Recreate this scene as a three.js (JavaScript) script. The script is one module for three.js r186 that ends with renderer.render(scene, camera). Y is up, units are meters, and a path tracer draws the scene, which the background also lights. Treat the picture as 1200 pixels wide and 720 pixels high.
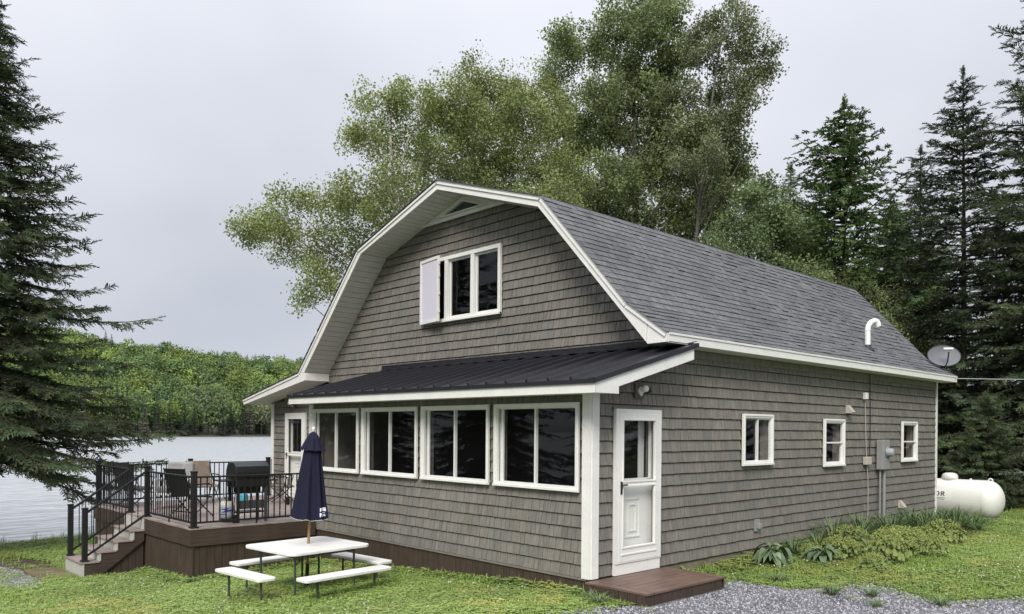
import * as THREE from 'three';
import { mergeGeometries } from 'three/addons/utils/BufferGeometryUtils.js';
import { RoundedBoxGeometry } from 'three/addons/geometries/RoundedBoxGeometry.js';

// ------------------------------------------------------------------ camera, sky, light, exposure
const scene = new THREE.Scene();
const camera = new THREE.PerspectiveCamera(2 * Math.atan(503.85 / 918.3) * 180 / Math.PI, 1200 / 1007.7, 0.1, 6000);
camera.setViewOffset(1200, 1007.7, 0, 0, 1200, 720);          // level camera, lens shifted up
camera.position.set(6.805, 1.968, 7.852);
camera.rotation.set(0, 0.8146, 0.0079, 'YXZ');
const CAM = camera.position;
const renderer = new THREE.WebGLRenderer({ antialias: true });
renderer.toneMapping = THREE.LinearToneMapping;
renderer.toneMappingExposure = 2.05;
renderer.shadowMap.enabled = true;

function rng(seed) { let a = seed >>> 0; return () => { a = (a + 0x6D2B79F5) >>> 0; let t = Math.imul(a ^ (a >>> 15), 1 | a); t = (t + Math.imul(t ^ (t >>> 7), 61 | t)) ^ t; return ((t ^ (t >>> 14)) >>> 0) / 4294967296; }; }
function hash(x, y, s) { let h = Math.imul(x, 374761393) + Math.imul(y, 668265263) + Math.imul(s, 974634211); h = Math.imul(h ^ (h >>> 13), 1274126177); return ((h ^ (h >>> 16)) >>> 0) / 4294967296; }
const sm = t => t * t * (3 - 2 * t);
function vnoise(x, y, s, px = 0, py = 0) {          // value noise, periodic when px, py > 0
  const x0 = Math.floor(x), y0 = Math.floor(y), fx = sm(x - x0), fy = sm(y - y0);
  const w = (i, p) => p ? ((i % p) + p) % p : i;
  const a = hash(w(x0, px), w(y0, py), s), b = hash(w(x0 + 1, px), w(y0, py), s), c = hash(w(x0, px), w(y0 + 1, py), s), d = hash(w(x0 + 1, px), w(y0 + 1, py), s);
  return a + (b - a) * fx + (c - a) * fy + (a - b - c + d) * fx * fy;
}
function fbm(x, y, s, oct, px = 0, py = 0) { let v = 0, a = 0.5, n = 0; for (let i = 0; i < oct; i++) { v += a * vnoise(x, y, s + i, px, py); n += a; a *= 0.5; x *= 2; y *= 2; px *= 2; py *= 2; } return v / n; }
const lerp = (a, b, t) => a + (b - a) * t, clamp = (x, a, b) => Math.min(b, Math.max(a, x));
const sstep = (a, b, x) => sm(clamp((x - a) / (b - a), 0, 1));
const V = (x, y, z) => new THREE.Vector3(x, y, z);

{ // overcast sky: pale grey-blue near the horizon, brighter overhead, soft low-contrast cloud
  const W = 512, H = 256, data = new Float32Array(W * H * 4);
  for (let j = 0; j < H; j++) for (let i = 0; i < W; i++) {
    const el = (j + 0.5) / H * Math.PI - Math.PI / 2, az = i / W * 2 * Math.PI, up = Math.max(0, Math.sin(el));
    const c = Math.cos(el), X = c * Math.cos(az), Z = c * Math.sin(az), k = 1 / (up + 0.35);
    const n = fbm(X * k * 1.3 + 7, Z * k * 1.3 + 3, 5, 5) - 0.5, n2 = fbm(X * k * 0.5 + 17, Z * k * 0.5 + 13, 15, 3) - 0.5;
    let L = 0.338 + 0.158 * up + 0.41 * up * up * up; L *= 1 + 0.52 * n + 0.70 * n2;
    const cool = clamp(0.8 - up * 1.1 - n * 0.9, 0, 1), o = (j * W + i) * 4;
    const low = el < 0 ? 0.55 : 1;
    data[o] = L * low * lerp(0.985, 0.925, cool); data[o + 1] = L * low * lerp(1.0, 0.99, cool); data[o + 2] = L * low * lerp(1.075, 1.13, cool); data[o + 3] = 1;
  }
  const t = new THREE.DataTexture(data, W, H, THREE.RGBAFormat, THREE.FloatType);
  t.mapping = THREE.EquirectangularReflectionMapping; t.magFilter = t.minFilter = THREE.LinearFilter; t.wrapS = THREE.RepeatWrapping; t.needsUpdate = true;
  scene.background = t; scene.environment = t;
}
const sun = new THREE.DirectionalLight(0xfffaf2, 1.5);
sun.position.set(16, 30, 24); sun.target.position.set(-4, 0, -4); sun.castShadow = true; sun.shadow.radius = 45;
sun.shadow.mapSize.set(2048, 2048);
Object.assign(sun.shadow.camera, { left: -45, right: 45, top: 45, bottom: -45, near: 1, far: 160 });
scene.add(sun, sun.target);

// ------------------------------------------------------------------ textures and materials
function tex(size, fn, srgb = true, rep = 1) {
  const d = new Uint8Array(size * size * 4);
  for (let j = 0; j < size; j++) for (let i = 0; i < size; i++) { const c = fn(i / size, j / size, i, j), o = (j * size + i) * 4; d[o] = clamp(c[0], 0, 1) * 255; d[o + 1] = clamp(c[1], 0, 1) * 255; d[o + 2] = clamp(c[2], 0, 1) * 255; d[o + 3] = 255; }
  const t = new THREE.DataTexture(d, size, size); t.wrapS = t.wrapT = THREE.RepeatWrapping; t.magFilter = THREE.LinearFilter; t.minFilter = THREE.LinearMipmapLinearFilter; t.generateMipmaps = true;
  if (srgb) t.colorSpace = THREE.SRGBColorSpace; t.repeat.set(rep, rep); t.needsUpdate = true; return t;
}
const g3 = v => [v, v, v];
const tGrainV = tex(512, (u, v) => g3(0.80 + 0.22 * (fbm(u * 96, v * 5, 1, 3, 96, 5) - 0.5) + 0.16 * (fbm(u * 5, v * 5, 8, 3, 5, 5) - 0.5) + 0.05), true, 1.0);
const bGrainV = tex(512, (u, v) => g3(fbm(u * 96, v * 6, 1, 3, 96, 6)), false, 1.0);
const tGrainU = tex(512, (u, v) => g3(0.86 + 0.26 * (fbm(u * 3, v * 80, 2, 3, 3, 80) - 0.5) + 0.22 * (fbm(u * 4, v * 4, 9, 4, 4, 4) - 0.5)), true, 1.0);
const bGrainU = tex(512, (u, v) => g3(fbm(u * 4, v * 110, 3, 3, 4, 110)), false, 1.0);
const tGran = tex(512, (u, v, i, j) => g3(0.82 + 0.34 * (hash(i, j, 5) - 0.5) + 0.28 * (fbm(u * 12, v * 12, 31, 4, 12, 12) - 0.5)), true, 1.4);
const tDirt = tex(512, (u, v) => { const n = fbm(u * 6, v * 6, 21, 5, 6, 6), s = fbm(u * 60, v * 60, 22, 3, 60, 60); const k = 0.95 + 0.08 * (n - 0.5) + 0.05 * (s - 0.5); return [k, k * 0.997, k * 0.985]; }, true, 0.7);
const tConc = tex(512, (u, v, i, j) => { const k = 0.72 + 0.4 * (fbm(u * 7, v * 7, 41, 5, 7, 7) - 0.5) + 0.12 * (hash(i, j, 3) - 0.5); return [k, k * 0.97, k * 0.9]; }, true, 0.6);
const tBark = tex(256, (u, v) => g3(0.7 + 0.6 * (fbm(u * 26, v * 7, 51, 4, 26, 7) - 0.5)), true, 1);
const tBirch = tex(256, (u, v) => { const b = fbm(u * 5, v * 46, 61, 3, 5, 46), s = fbm(u * 7, v * 7, 66, 3, 7, 7); const k = b > 0.63 || s > 0.70 ? 0.28 : 0.88 + 0.25 * (s - 0.5); return [k, k * 0.97, k * 0.92]; }, true, 1);
const tFab = tex(256, (u, v, i, j) => g3(0.86 + 0.16 * (hash(i >> 1, j >> 1, 9) - 0.5) + 0.2 * (fbm(u * 5, v * 5, 71, 3, 5, 5) - 0.5)), true, 2);
const tGravel = tex(1024, (u, v, i, j) => { const a = vnoise(u * 150, v * 150, 81, 150, 150), b = hash(i, j, 7), c = fbm(u * 6, v * 6, 83, 4, 6, 6); const k = 0.62 + 0.42 * (a - 0.5) + 0.3 * (b - 0.5) + 0.25 * (c - 0.5); return [k, k, k * 1.03]; }, true, 0.42);
const tGrass = tex(1024, (u, v, i, j) => {
  const a = fbm(u * 5, v * 5, 91, 5, 5, 5), b = fbm(u * 70, v * 70, 92, 3, 70, 70), c = hash(i, j, 4), d = fbm(u * 14, v * 14, 94, 4, 14, 14);
  let r = 0.36 + 0.36 * (a - 0.5) + 0.30 * (b - 0.5), g = 0.44 + 0.30 * (a - 0.5) + 0.34 * (b - 0.5), bl = 0.16 + 0.14 * (b - 0.5);
  const dry = sstep(0.60, 0.78, d) * 0.4; r = lerp(r, 0.50, dry); g = lerp(g, 0.46, dry); bl = lerp(bl, 0.27, dry);
  const k = 0.84 + 0.32 * (c - 0.5); return [r * k, g * k, bl * k];
}, true, 0.22);
const tWave = tex(1024, (u, v) => { const w = vnoise(u * 34, v * 90, 101, 34, 90) * 0.5 + vnoise(u * 70, v * 180, 102, 70, 180) * 0.32 + fbm(u * 9, v * 18, 103, 3, 9, 18) * 0.4; return g3(w * 0.8); }, false, 1);

const S = (color, o = {}) => new THREE.MeshStandardMaterial({ color, roughness: 0.85, side: THREE.DoubleSide, ...o });
const lin = (r, g, b) => new THREE.Color().setRGB(r, g, b);
const M = {
  siding: S(lin(0.262, 0.242, 0.212), { map: tGrainV, bumpMap: bGrainV, bumpScale: 0.003, vertexColors: true, roughness: 0.8 }),
  sidingBack: S(lin(0.262, 0.242, 0.212), { map: tGrainV, roughness: 0.8 }),
  interior: S(lin(0.03, 0.027, 0.025)), roomShade: S(lin(0.022, 0.02, 0.02)),  // near-black colours stand in for the shade of the rooms behind the glass
  trim: S(lin(0.88, 0.88, 0.865), { map: tDirt, roughness: 0.45 }),
  soffit: S(lin(0.72, 0.72, 0.69), { map: tDirt, roughness: 0.6 }),
  vinyl: S(lin(0.84, 0.85, 0.84), { roughness: 0.4, map: tDirt }),
  roof: S(lin(0.172, 0.177, 0.190), { map: tGran, vertexColors: true, roughness: 0.95 }),
  roofBase: S(lin(0.172, 0.177, 0.190), { map: tGran, roughness: 0.95 }),
  metal: new THREE.MeshPhysicalMaterial({ color: lin(0.019, 0.019, 0.025), roughness: 0.32, specularIntensity: 1, side: THREE.DoubleSide }),
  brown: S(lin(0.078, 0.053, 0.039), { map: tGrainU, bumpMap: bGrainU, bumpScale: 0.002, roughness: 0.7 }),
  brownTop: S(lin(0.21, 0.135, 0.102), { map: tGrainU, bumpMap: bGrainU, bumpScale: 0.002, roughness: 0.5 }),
  deckTop: S(lin(0.41, 0.335, 0.305), { map: tGrainU, bumpMap: bGrainU, bumpScale: 0.002, roughness: 0.55 }),
  rail: S(lin(0.007, 0.007, 0.008), { roughness: 0.55 }),
  riser: S(lin(0.56, 0.56, 0.53), { map: tDirt, roughness: 0.6 }),
  concrete: S(lin(0.40, 0.37, 0.31), { map: tConc, bumpMap: tConc, bumpScale: 0.006 }),
  glass: new THREE.MeshPhysicalMaterial({ color: 0xffffff, transmission: 1, thickness: 0, roughness: 0.015, ior: 1.5, specularIntensity: 0.6, side: THREE.DoubleSide }),
  plastic: S(lin(0.83, 0.83, 0.82), { roughness: 0.5, map: tDirt }),
  steelDark: S(lin(0.065, 0.08, 0.078), { roughness: 0.45, metalness: 0.3 }),
  navy: S(lin(0.0032, 0.0038, 0.030), { map: tFab, roughness: 0.9 }),
  pole: S(lin(0.42, 0.24, 0.11), { map: tGrainU, roughness: 0.6 }),
  black: S(lin(0.012, 0.012, 0.012), { roughness: 0.5 }),
  blackGloss: S(lin(0.016, 0.018, 0.019), { roughness: 0.28 }),
  greyMetal: S(lin(0.30, 0.31, 0.32), { roughness: 0.5, metalness: 0.4 }),
  greyBox: S(lin(0.30, 0.31, 0.31), { roughness: 0.55, map: tDirt }),
  beige: S(lin(0.46, 0.43, 0.37), { roughness: 0.6 }),
  white: S(lin(0.83, 0.83, 0.82), { roughness: 0.4 }),
  tankWhite: S(lin(0.82, 0.82, 0.79), { roughness: 0.38, map: tDirt }),
  tan: S(lin(0.27, 0.21, 0.165), { map: tFab, roughness: 0.95 }),
  cushion: S(lin(0.36, 0.36, 0.36), { map: tFab, roughness: 0.95 }),
  teal: S(lin(0.05, 0.26, 0.33), { roughness: 0.6 }),
  painted_sky_pane: S(lin(0.66, 0.63, 0.72), { roughness: 0.6 }),  // sky reflection in the open sash, painted as a lilac colour
  curtain: S(lin(0.62, 0.64, 0.62), { roughness: 0.95 }),
  bulb: S(lin(0.85, 0.85, 0.82), { roughness: 0.3 }),
};

// ------------------------------------------------------------------ geometry helpers
function finish(g, color) {                       // non-indexed, position + normal + uv (+ colour)
  g = g.index ? g.toNonIndexed() : g;
  if (!g.attributes.normal) g.computeVertexNormals();
  const n = g.attributes.position.count;
  if (!g.attributes.uv) { const p = g.attributes.position, q = g.attributes.normal, uv = new Float32Array(n * 2); for (let i = 0; i < n; i++) { const ax = Math.abs(q.getX(i)), ay = Math.abs(q.getY(i)), az = Math.abs(q.getZ(i)); if (ay > ax && ay > az) { uv[2 * i] = p.getX(i); uv[2 * i + 1] = p.getZ(i); } else if (ax > az) { uv[2 * i] = p.getZ(i); uv[2 * i + 1] = p.getY(i); } else { uv[2 * i] = p.getX(i); uv[2 * i + 1] = p.getY(i); } } g.setAttribute('uv', new THREE.BufferAttribute(uv, 2)); }
  if (color) { const c = new Float32Array(n * 3); for (let i = 0; i < n; i++) { c[3 * i] = color[0]; c[3 * i + 1] = color[1]; c[3 * i + 2] = color[2]; } g.setAttribute('color', new THREE.BufferAttribute(c, 3)); }
  for (const k of Object.keys(g.attributes)) if (!['position', 'normal', 'uv', 'color'].includes(k)) g.deleteAttribute(k);
  return g;
}
let uvSeed = 1;
function box(w, h, d, x = 0, y = 0, z = 0, r = 0) {   // box with uv in metres, each box its own piece of grain
  let g = r ? new RoundedBoxGeometry(w, h, d, 2, r) : new THREE.BoxGeometry(w, h, d);
  g.deleteAttribute('uv'); g = finish(g);
  const a = g.attributes.uv, ou = hash(uvSeed, 1, 1), ov = hash(uvSeed++, 2, 2);
  for (let i = 0; i < a.count; i++) a.setXY(i, a.getX(i) + ou, a.getY(i) + ov);
  return g.translate(x, y, z);
}
function beam(a, b, w, h, up = V(0, 1, 0), r = 0) {       // w across, h along up; grain along the length
  const d = b.clone().sub(a), L = d.length(), X = d.normalize(), Z = X.clone().cross(up).normalize(), Y = Z.clone().cross(X);
  return box(L, h, w, 0, 0, 0, r).applyMatrix4(new THREE.Matrix4().makeBasis(X, Y, Z).setPosition(a.clone().add(b).multiplyScalar(0.5)));
}
function tube(pts, r, seg = 16, rad = 8, tension = 0.5) { return finish(new THREE.TubeGeometry(new THREE.CatmullRomCurve3(pts, false, 'catmullrom', tension), seg, r, rad)); }
function rod(a, b, r0, r1 = r0, n = 8) { const d = b.clone().sub(a), L = d.length(); const g = finish(new THREE.CylinderGeometry(r1, r0, L, n)); return g.applyMatrix4(new THREE.Matrix4().makeRotationFromQuaternion(new THREE.Quaternion().setFromUnitVectors(V(0, 1, 0), d.normalize())).setPosition(a.clone().add(b).multiplyScalar(0.5))); }
function lathe(pts, n = 24) { return finish(new THREE.LatheGeometry(pts.map(p => new THREE.Vector2(p[0], p[1])), n)); }
function shapeOf(pts, holes = []) { const s = new THREE.Shape(pts.map(p => new THREE.Vector2(p[0], p[1]))); for (const h of holes) s.holes.push(new THREE.Path(h.map(p => new THREE.Vector2(p[0], p[1])))); return s; }
function extr(pts, depth, holes = [], bevel = 0) { const g = new THREE.ExtrudeGeometry(shapeOf(pts, holes), { depth, bevelEnabled: bevel > 0, bevelSize: bevel, bevelThickness: bevel, bevelSegments: 2, curveSegments: 12 }); g.deleteAttribute('uv'); return finish(g); }
const rect = (x0, y0, x1, y1) => [[x0, y0], [x1, y0], [x1, y1], [x0, y1]];
const ring = (x0, y0, x1, y1, b, depth) => extr(rect(x0, y0, x1, y1), depth, [rect(x0 + b, y0 + b, x1 - b, y1 - b).reverse()]);
const merge = l => l.length === 1 ? l[0] : mergeGeometries(l);

const used = {};
const numbered = n => { used[n] = (used[n] ?? -1) + 1; return used[n] ? n + '_' + String(used[n]).padStart(3, '0') : n; };
function mesh(name, geo, mat, parent = scene) { const m = new THREE.Mesh(Array.isArray(geo) ? merge(geo) : geo, mat); m.name = parent === scene ? numbered(name) : name; m.castShadow = m.receiveShadow = true; parent.add(m); return m; }
function grp(name, parent) { const g = new THREE.Group(); g.name = name; parent.add(g); return g; }
function thing(name, label, category, pos = [0, 0, 0], group) { const o = new THREE.Group(); o.name = numbered(name); o.position.set(...pos); o.userData = { label, category }; if (group) o.userData.group = group; scene.add(o); return o; }
function tag(o, label, category, group) { Object.assign(o.userData, { label, category }); if (group) o.userData.group = group; return o; }
function struct(name, geo, mat) { const m = mesh(name, geo, mat); m.userData.kind = 'structure'; return m; }
function stuffPart(name, geo, mat, parent) { const m = mesh(name, geo, mat, parent); m.userData.kind = 'stuff'; return m; }
function copies(name, geo, mat, mats, cols, parent, label, category) {
  const m = new THREE.InstancedMesh(geo, mat, mats.length); mats.forEach((x, i) => m.setMatrixAt(i, x)); if (cols) cols.forEach((c, i) => m.setColorAt(i, c));
  m.name = parent === scene ? numbered(name) : name; m.castShadow = m.receiveShadow = true; m.userData.kind = 'stuff'; if (label) { m.userData.label = label; m.userData.category = category; } parent.add(m); return m;
}

// ------------------------------------------------------------------ terrain
const HX = [[-60, -4.2], [-40, -3.6], [-26, -2.6], [-21.4, -1.62], [-20, -1.45], [-16, -1.14], [-12, -0.93], [-9.5, -0.83], [-7.15, -0.72], [-4, -0.47], [0, -0.2], [3, -0.19], [400, 1.0]];
function interp(T, x) { if (x <= T[0][0]) return T[0][1]; for (let i = 1; i < T.length; i++) if (x <= T[i][0]) return lerp(T[i - 1][1], T[i][1], (x - T[i - 1][0]) / (T[i][0] - T[i - 1][0])); return T[T.length - 1][1]; }
function ground(x, z) {
  let y = interp(HX, x) - 0.025 * clamp(z, 0, 3) * sstep(0, -3, x);
  y += 0.10 * sstep(-2.5, -6, z) * sstep(-14.5, -12, z) * sstep(-1, 0.3, x);
  y += 0.025 * (fbm(x * 0.5 + 40, z * 0.5 + 40, 3, 3) - 0.5);
  if (z < -40) y = lerp(y, -3.4, sstep(-40, -56, z));
  return y;
}
const WATER = -1.6;
function sheet(xs, zs, hf, keep) {
  const P = [], U = [], I = [], id = new Map();
  const vid = (i, j) => { const k = i * 100000 + j; if (!id.has(k)) { id.set(k, P.length / 3); P.push(xs[i], hf(xs[i], zs[j]), zs[j]); U.push(xs[i], zs[j]); } return id.get(k); };
  for (let i = 0; i + 1 < xs.length; i++) for (let j = 0; j + 1 < zs.length; j++) { if (keep && !keep((xs[i] + xs[i + 1]) / 2, (zs[j] + zs[j + 1]) / 2)) continue; const a = vid(i, j), b = vid(i + 1, j), c = vid(i + 1, j + 1), d = vid(i, j + 1); I.push(a, d, b, b, d, c); }
  const g = new THREE.BufferGeometry(); g.setAttribute('position', new THREE.Float32BufferAttribute(P, 3)); g.setAttribute('uv', new THREE.Float32BufferAttribute(U, 2)); g.setIndex(I); g.computeVertexNormals(); return g;
}
const range = (a, b, st) => { const r = []; for (let x = a; x < b - 1e-6; x += st) r.push(x); return r; };
M.lawn = S(lin(0.50, 0.60, 0.32), { map: tGrass, roughness: 1 });
M.gravel = S(lin(0.34, 0.34, 0.355), { map: tGravel, bumpMap: tGravel, bumpScale: 0.012, roughness: 0.95 });
M.soil = S(lin(0.13, 0.10, 0.07), { map: tConc, bumpMap: tConc, bumpScale: 0.02, roughness: 1 });
{
  const xs = [-400, -250, -150, -90, ...range(-60, -24, 3), ...range(-24, -14, 0.5), ...range(-14, 8, 0.25), ...range(8, 20, 1), ...range(20, 60, 5), 60, 90, 150, 250, 400];
  const zs = [-900, -500, -300, -150, -90, ...range(-64, -18, 2), ...range(-18, 9, 0.25), ...range(9, 20, 1), ...range(20, 60, 5), 60, 120, 300];
  struct('ground', sheet(xs, zs, (x, z) => ground(x, z)), M.lawn);
}
const EDGE = [[0.25, 12], [0.30, 3], [0.42, 1.3], [0.6, 0.55], [0.9, 0.3], [0.9, -1.9], [0.75, -2.2], [1.73, -2.2], [2.08, -2.84], [2.1, -3.5], [2.66, -3.24], [3.28, -2.99], [4.0, -3.8], [6, -4.4], [14, -5], [14, 12]];
function inPoly(P, x, z) { let c = false; for (let i = 0, j = P.length - 1; i < P.length; j = i++) if ((P[i][1] > z) !== (P[j][1] > z) && x < (P[j][0] - P[i][0]) * (z - P[i][1]) / (P[j][1] - P[i][1]) + P[i][0]) c = !c; return c; }
const wob = (x, z) => [x + 0.35 * (fbm(x * 2.3 + 9, z * 2.3, 12, 3) - 0.5), z + 0.35 * (fbm(x * 2.3, z * 2.3 + 30, 14, 3) - 0.5)];
const onGravel = (x, z) => { const [a, b] = wob(x, z); return inPoly(EDGE, a, b); };
const onPath = (x, z) => { const [a, b] = wob(x, z); return ((a + 10.9) / 2.1) ** 2 + ((b - 4.55) / 0.42) ** 2 < 1; };
const onSoil = (x, z) => { const [a, b] = wob(x, z); return ((a + 12.5) / 1.9) ** 2 + ((b - 3.9) / 0.5) ** 2 < 1; };
struct('gravel_drive', sheet(range(0, 12, 0.09), range(-5.5, 9.5, 0.09), (x, z) => ground(x, z) + 0.012, onGravel), M.gravel);
struct('gravel_path', sheet(range(-14, -8, 0.09), range(3.6, 5.4, 0.09), (x, z) => ground(x, z) + 0.014, onPath), M.gravel);
struct('soil', sheet(range(-15, -10, 0.09), range(3, 5, 0.09), (x, z) => ground(x, z) + 0.008, onSoil), M.soil);
{
  const m = new THREE.MeshPhysicalMaterial({ color: lin(0.40, 0.42, 0.445), roughness: 0.25, ior: 2.1, bumpMap: tWave, bumpScale: 0.3, side: THREE.DoubleSide });  // pale base colour stands in for bright sky reflected by the ripples
  const g = new THREE.PlaneGeometry(3000, 3000, 60, 60); g.rotateX(-Math.PI / 2); const p = g.attributes.position, uv = g.attributes.uv;
  for (let i = 0; i < p.count; i++) uv.setXY(i, (p.getZ(i) * 0.8 + p.getX(i) * 0.15) / 34, (p.getX(i) - p.getZ(i) * 0.12) / 34);
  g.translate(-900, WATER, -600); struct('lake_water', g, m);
}

// ------------------------------------------------------------------ tiles: shakes and shingles, each a wedge with its own edges
function wedge(b0, b1, c0, c1, t0, t1, pb, pt, ou, ov, col) {   // coordinates (s, t, n)
  const A = [b0, t0, pb], B = [b1, t0, pb], C = [c1, t1, pt], D = [c0, t1, pt], a = [b0, t0, 0], b = [b1, t0, 0], c = [c1, t1, 0], d = [c0, t1, 0];
  const P = [], U = [], q = (p0, p1, p2, p3) => { for (const p of [p0, p1, p2, p0, p2, p3]) { P.push(...p); U.push(p[0] + ou + p[2], p[1] + ov + p[2]); } };
  q(A, B, C, D); q(a, b, B, A); q(a, A, D, d); q(B, b, c, C); q(D, C, c, d);
  const g = new THREE.BufferGeometry(); g.setAttribute('position', new THREE.Float32BufferAttribute(P, 3)); g.setAttribute('uv', new THREE.Float32BufferAttribute(U, 2)); g.computeVertexNormals(); return finish(g, col);
}
function frameOf(o, s, t) { const n = s.clone().cross(t).normalize(); return new THREE.Matrix4().makeBasis(s.clone().normalize(), t.clone().normalize(), n).setPosition(o); }
function layTiles(list, part, F, cfg) {     // cfg: rows [t0,t1], e, lo(t), hi(t), holes, widths, gap, seam, pb, pt, tones, seed
  const R = rng(cfg.seed), n = Math.round((cfg.t1 - cfg.t0) / cfg.e);
  for (let k = 0; k < n; k++) {
    const ta = cfg.t0 + k * cfg.e, tb = ta + cfg.e - cfg.gap, l0 = cfg.lo(ta), h0 = cfg.hi(ta), l1 = cfg.lo(tb), h1 = cfg.hi(tb);
    if (Math.min(h0, h1) < Math.max(l0, l1)) continue;
    let s = Math.min(l0, l1) - R() * 0.1; const end = Math.max(h0, h1);
    while (s < end) {
      const w = cfg.widths[Math.floor(R() * cfg.widths.length)], tone = Math.min(cfg.tones.length - 1, Math.floor((0.55 * R() + 0.45 * clamp((fbm(s * 0.9 + cfg.seed * 7, ta * 0.9, 61, 3) - 0.5) * 2.2 + 0.5, 0, 0.999)) * cfg.tones.length)), dt = (R() - 0.5) * (cfg.jag || 0), dp = (R() - 0.5) * (cfg.jn || 0);
      let rects = [[s, s + w - cfg.seam, ta + dt, tb]];
      for (const [x0, y0, x1, y1] of cfg.holes || []) { const out = []; for (const [a, b, c, d] of rects) { if (b <= x0 || a >= x1 || d <= y0 || c >= y1) { out.push([a, b, c, d]); continue; } if (a < x0) out.push([a, x0, c, d]); if (b > x1) out.push([x1, b, c, d]); const p = Math.max(a, x0), q = Math.min(b, x1); if (c < y0) out.push([p, q, c, y0]); if (d > y1) out.push([p, q, y1, d]); } rects = out; }
      for (const [a, b, c, d] of rects) {
        const cb0 = Math.max(a, l0), cb1 = Math.min(b, h0), ct0 = Math.max(a, l1), ct1 = Math.min(b, h1);
        if (cb1 - cb0 < 0.008 && ct1 - ct0 < 0.008) continue;
        const x0 = Math.min(cb0, cb1), x1 = Math.max(cb0, cb1), y0 = Math.min(ct0, ct1), y1 = Math.max(ct0, ct1);
        if (d - c < 0.01) continue;
        const whole = rects.length === 1 && x0 === a && x1 === b && y0 === a && y1 === b;
        const pt = lerp(cfg.pb, cfg.pt, (d - ta) / (tb - ta)), pb = lerp(cfg.pb, cfg.pt, (c - ta) / (tb - ta)) + dp;
        const ctr = V((a + b) / 2, (c + d) / 2, 0).applyMatrix4(F), nrm = V(0, 0, 1).transformDirection(F), view = CAM.clone().sub(ctr), dist = view.length();
        list.push({ part, F, x0, x1, y0, y1, t0: c, t1: d, pb, pt, tone, cfg, w, whole, size: whole ? (b - a) * (d - c) * Math.max(0, nrm.dot(view) / dist) / dist / dist : 0, ou: R(), ov: R() });
      }
      s += w;
    }
  }
}
function emitTiles(list, name, restName, mat, limit, home) {
  const cache = new Map(); list.sort((a, b) => b.size - a.size);
  const rest = [];
  list.forEach((q, i) => {
    const col = q.cfg.tones[q.tone];
    if (i < limit && q.whole) {
      const h = Math.round((q.t1 - q.t0) * 1000), key = [q.w, h, q.tone, q.cfg.pb].join();
      if (!cache.has(key)) { const w = q.w - q.cfg.seam; cache.set(key, wedge(0, w, 0, w, 0, h / 1000, q.cfg.pb, q.cfg.pt, q.ou, q.ov, col)); }
      const m = mesh(name, cache.get(key), mat, q.part); m.applyMatrix4(q.F.clone().multiply(new THREE.Matrix4().makeTranslation(q.x0, q.t0, 0)));
    } else rest.push(wedge(q.x0, q.x1, q.y0, q.y1, q.t0, q.t1, q.pb, q.pt, q.ou, q.ov, col).applyMatrix4(q.F));
  });
  if (rest.length) stuffPart(restName, rest, mat, home);
}
const toneSet = (n, spread, hue, seed) => { const R = rng(seed), o = []; for (let i = 0; i < n; i++) { const k = 1 + spread * (i / (n - 1) * 2 - 1), w = hue * (R() - 0.5); o.push([k * (1 + w), k, k * (1 - w)]); } return o; };

// ------------------------------------------------------------------ the cottage
const E = 0.1667, ZG = -1.87, ZR = -1.22, ZB = -12.83, ZE = -13.2, WX = -7.45, LX = -12.9;
const cottage = thing('lake_cottage', 'brown shake sided gambrel cottage with white trim, metal roofed sunroom and grey shingle roof', 'house');
const shakes = [], SH = { e: E, widths: [0.085, 0.11, 0.13, 0.15, 0.185], gap: 0.015, seam: 0.008, pb: 0.052, pt: 0.030, jag: 0.006, jn: 0.006, tones: toneSet(8, 0.12, 0.07, 3) };
// wall panel in (s, y) coordinates; its outer face lies 0.03 m behind the shake face
function wall(name, F, outline, holes, t = 0.14) { const g = extr(outline, t, holes.map(h => rect(...h).reverse())); g.translate(0, 0, -t); return mesh(name, g.applyMatrix4(F), M.sidingBack, cottage); }
const pad = (h, p) => [h[0] - p, h[1] - p, h[2] + p, h[3] + p];

// sunroom front, z = 0, s = x
const WIN = []; for (let i = 0; i < 4; i++) { const xr = -0.184 - i * 1.8065; WIN.push([xr - 1.688, 1.1356, xr, 2.3436]); }
{
  const F = frameOf(V(0, 0, -0.048), V(1, 0, 0), V(0, 1, 0));
  const p = wall('sunroom_front_wall', F, rect(WX + 0.04, -0.05, -0.05, 2.50), WIN.map(h => pad(h, -0.05)));
  layTiles(shakes, p, F, { ...SH, t0: 0, t1: 15 * E, lo: () => WX + 0.14, hi: () => -0.139, holes: WIN, seed: 11 });
  mesh('starter_strip', box(-WX - 0.14, 0.03, 0.03, WX / 2, -0.02, -0.013), M.sidingBack, cottage);
}
// long side wall, x = 0, s = -z (left to right as seen from outside)
const WA = [3.767, 1.397, 4.755, 2.262], WB = [6.712, 1.305, 7.60, 2.224], WC = [10.56, 1.312, 11.46, 2.222], DOOR = [0.46, -0.012, 1.488, 2.265];
{
  const F = frameOf(V(-0.048, 0, 0), V(0, 0, -1), V(0, 1, 0));
  const p = wall('side_wall', F, [[0.045, -0.05], [-ZB - 0.03, -0.05], [-ZB - 0.03, 3.20], [1.87, 3.20], [1.87, 3.02], [0.045, 2.50]], [WA, WB, WC].map(h => pad(h, -0.045)).concat([[DOOR[0] + 0.05, 0, DOOR[2] - 0.05, DOOR[3] - 0.05]]));
  layTiles(shakes, p, F, { ...SH, t0: 0, t1: 19 * E, lo: t => t < 2.49 ? 0.152 : (t - 2.49) / 0.27, hi: () => -ZB - 0.06, holes: [WA, WB, WC, DOOR], seed: 12 });
}
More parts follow.
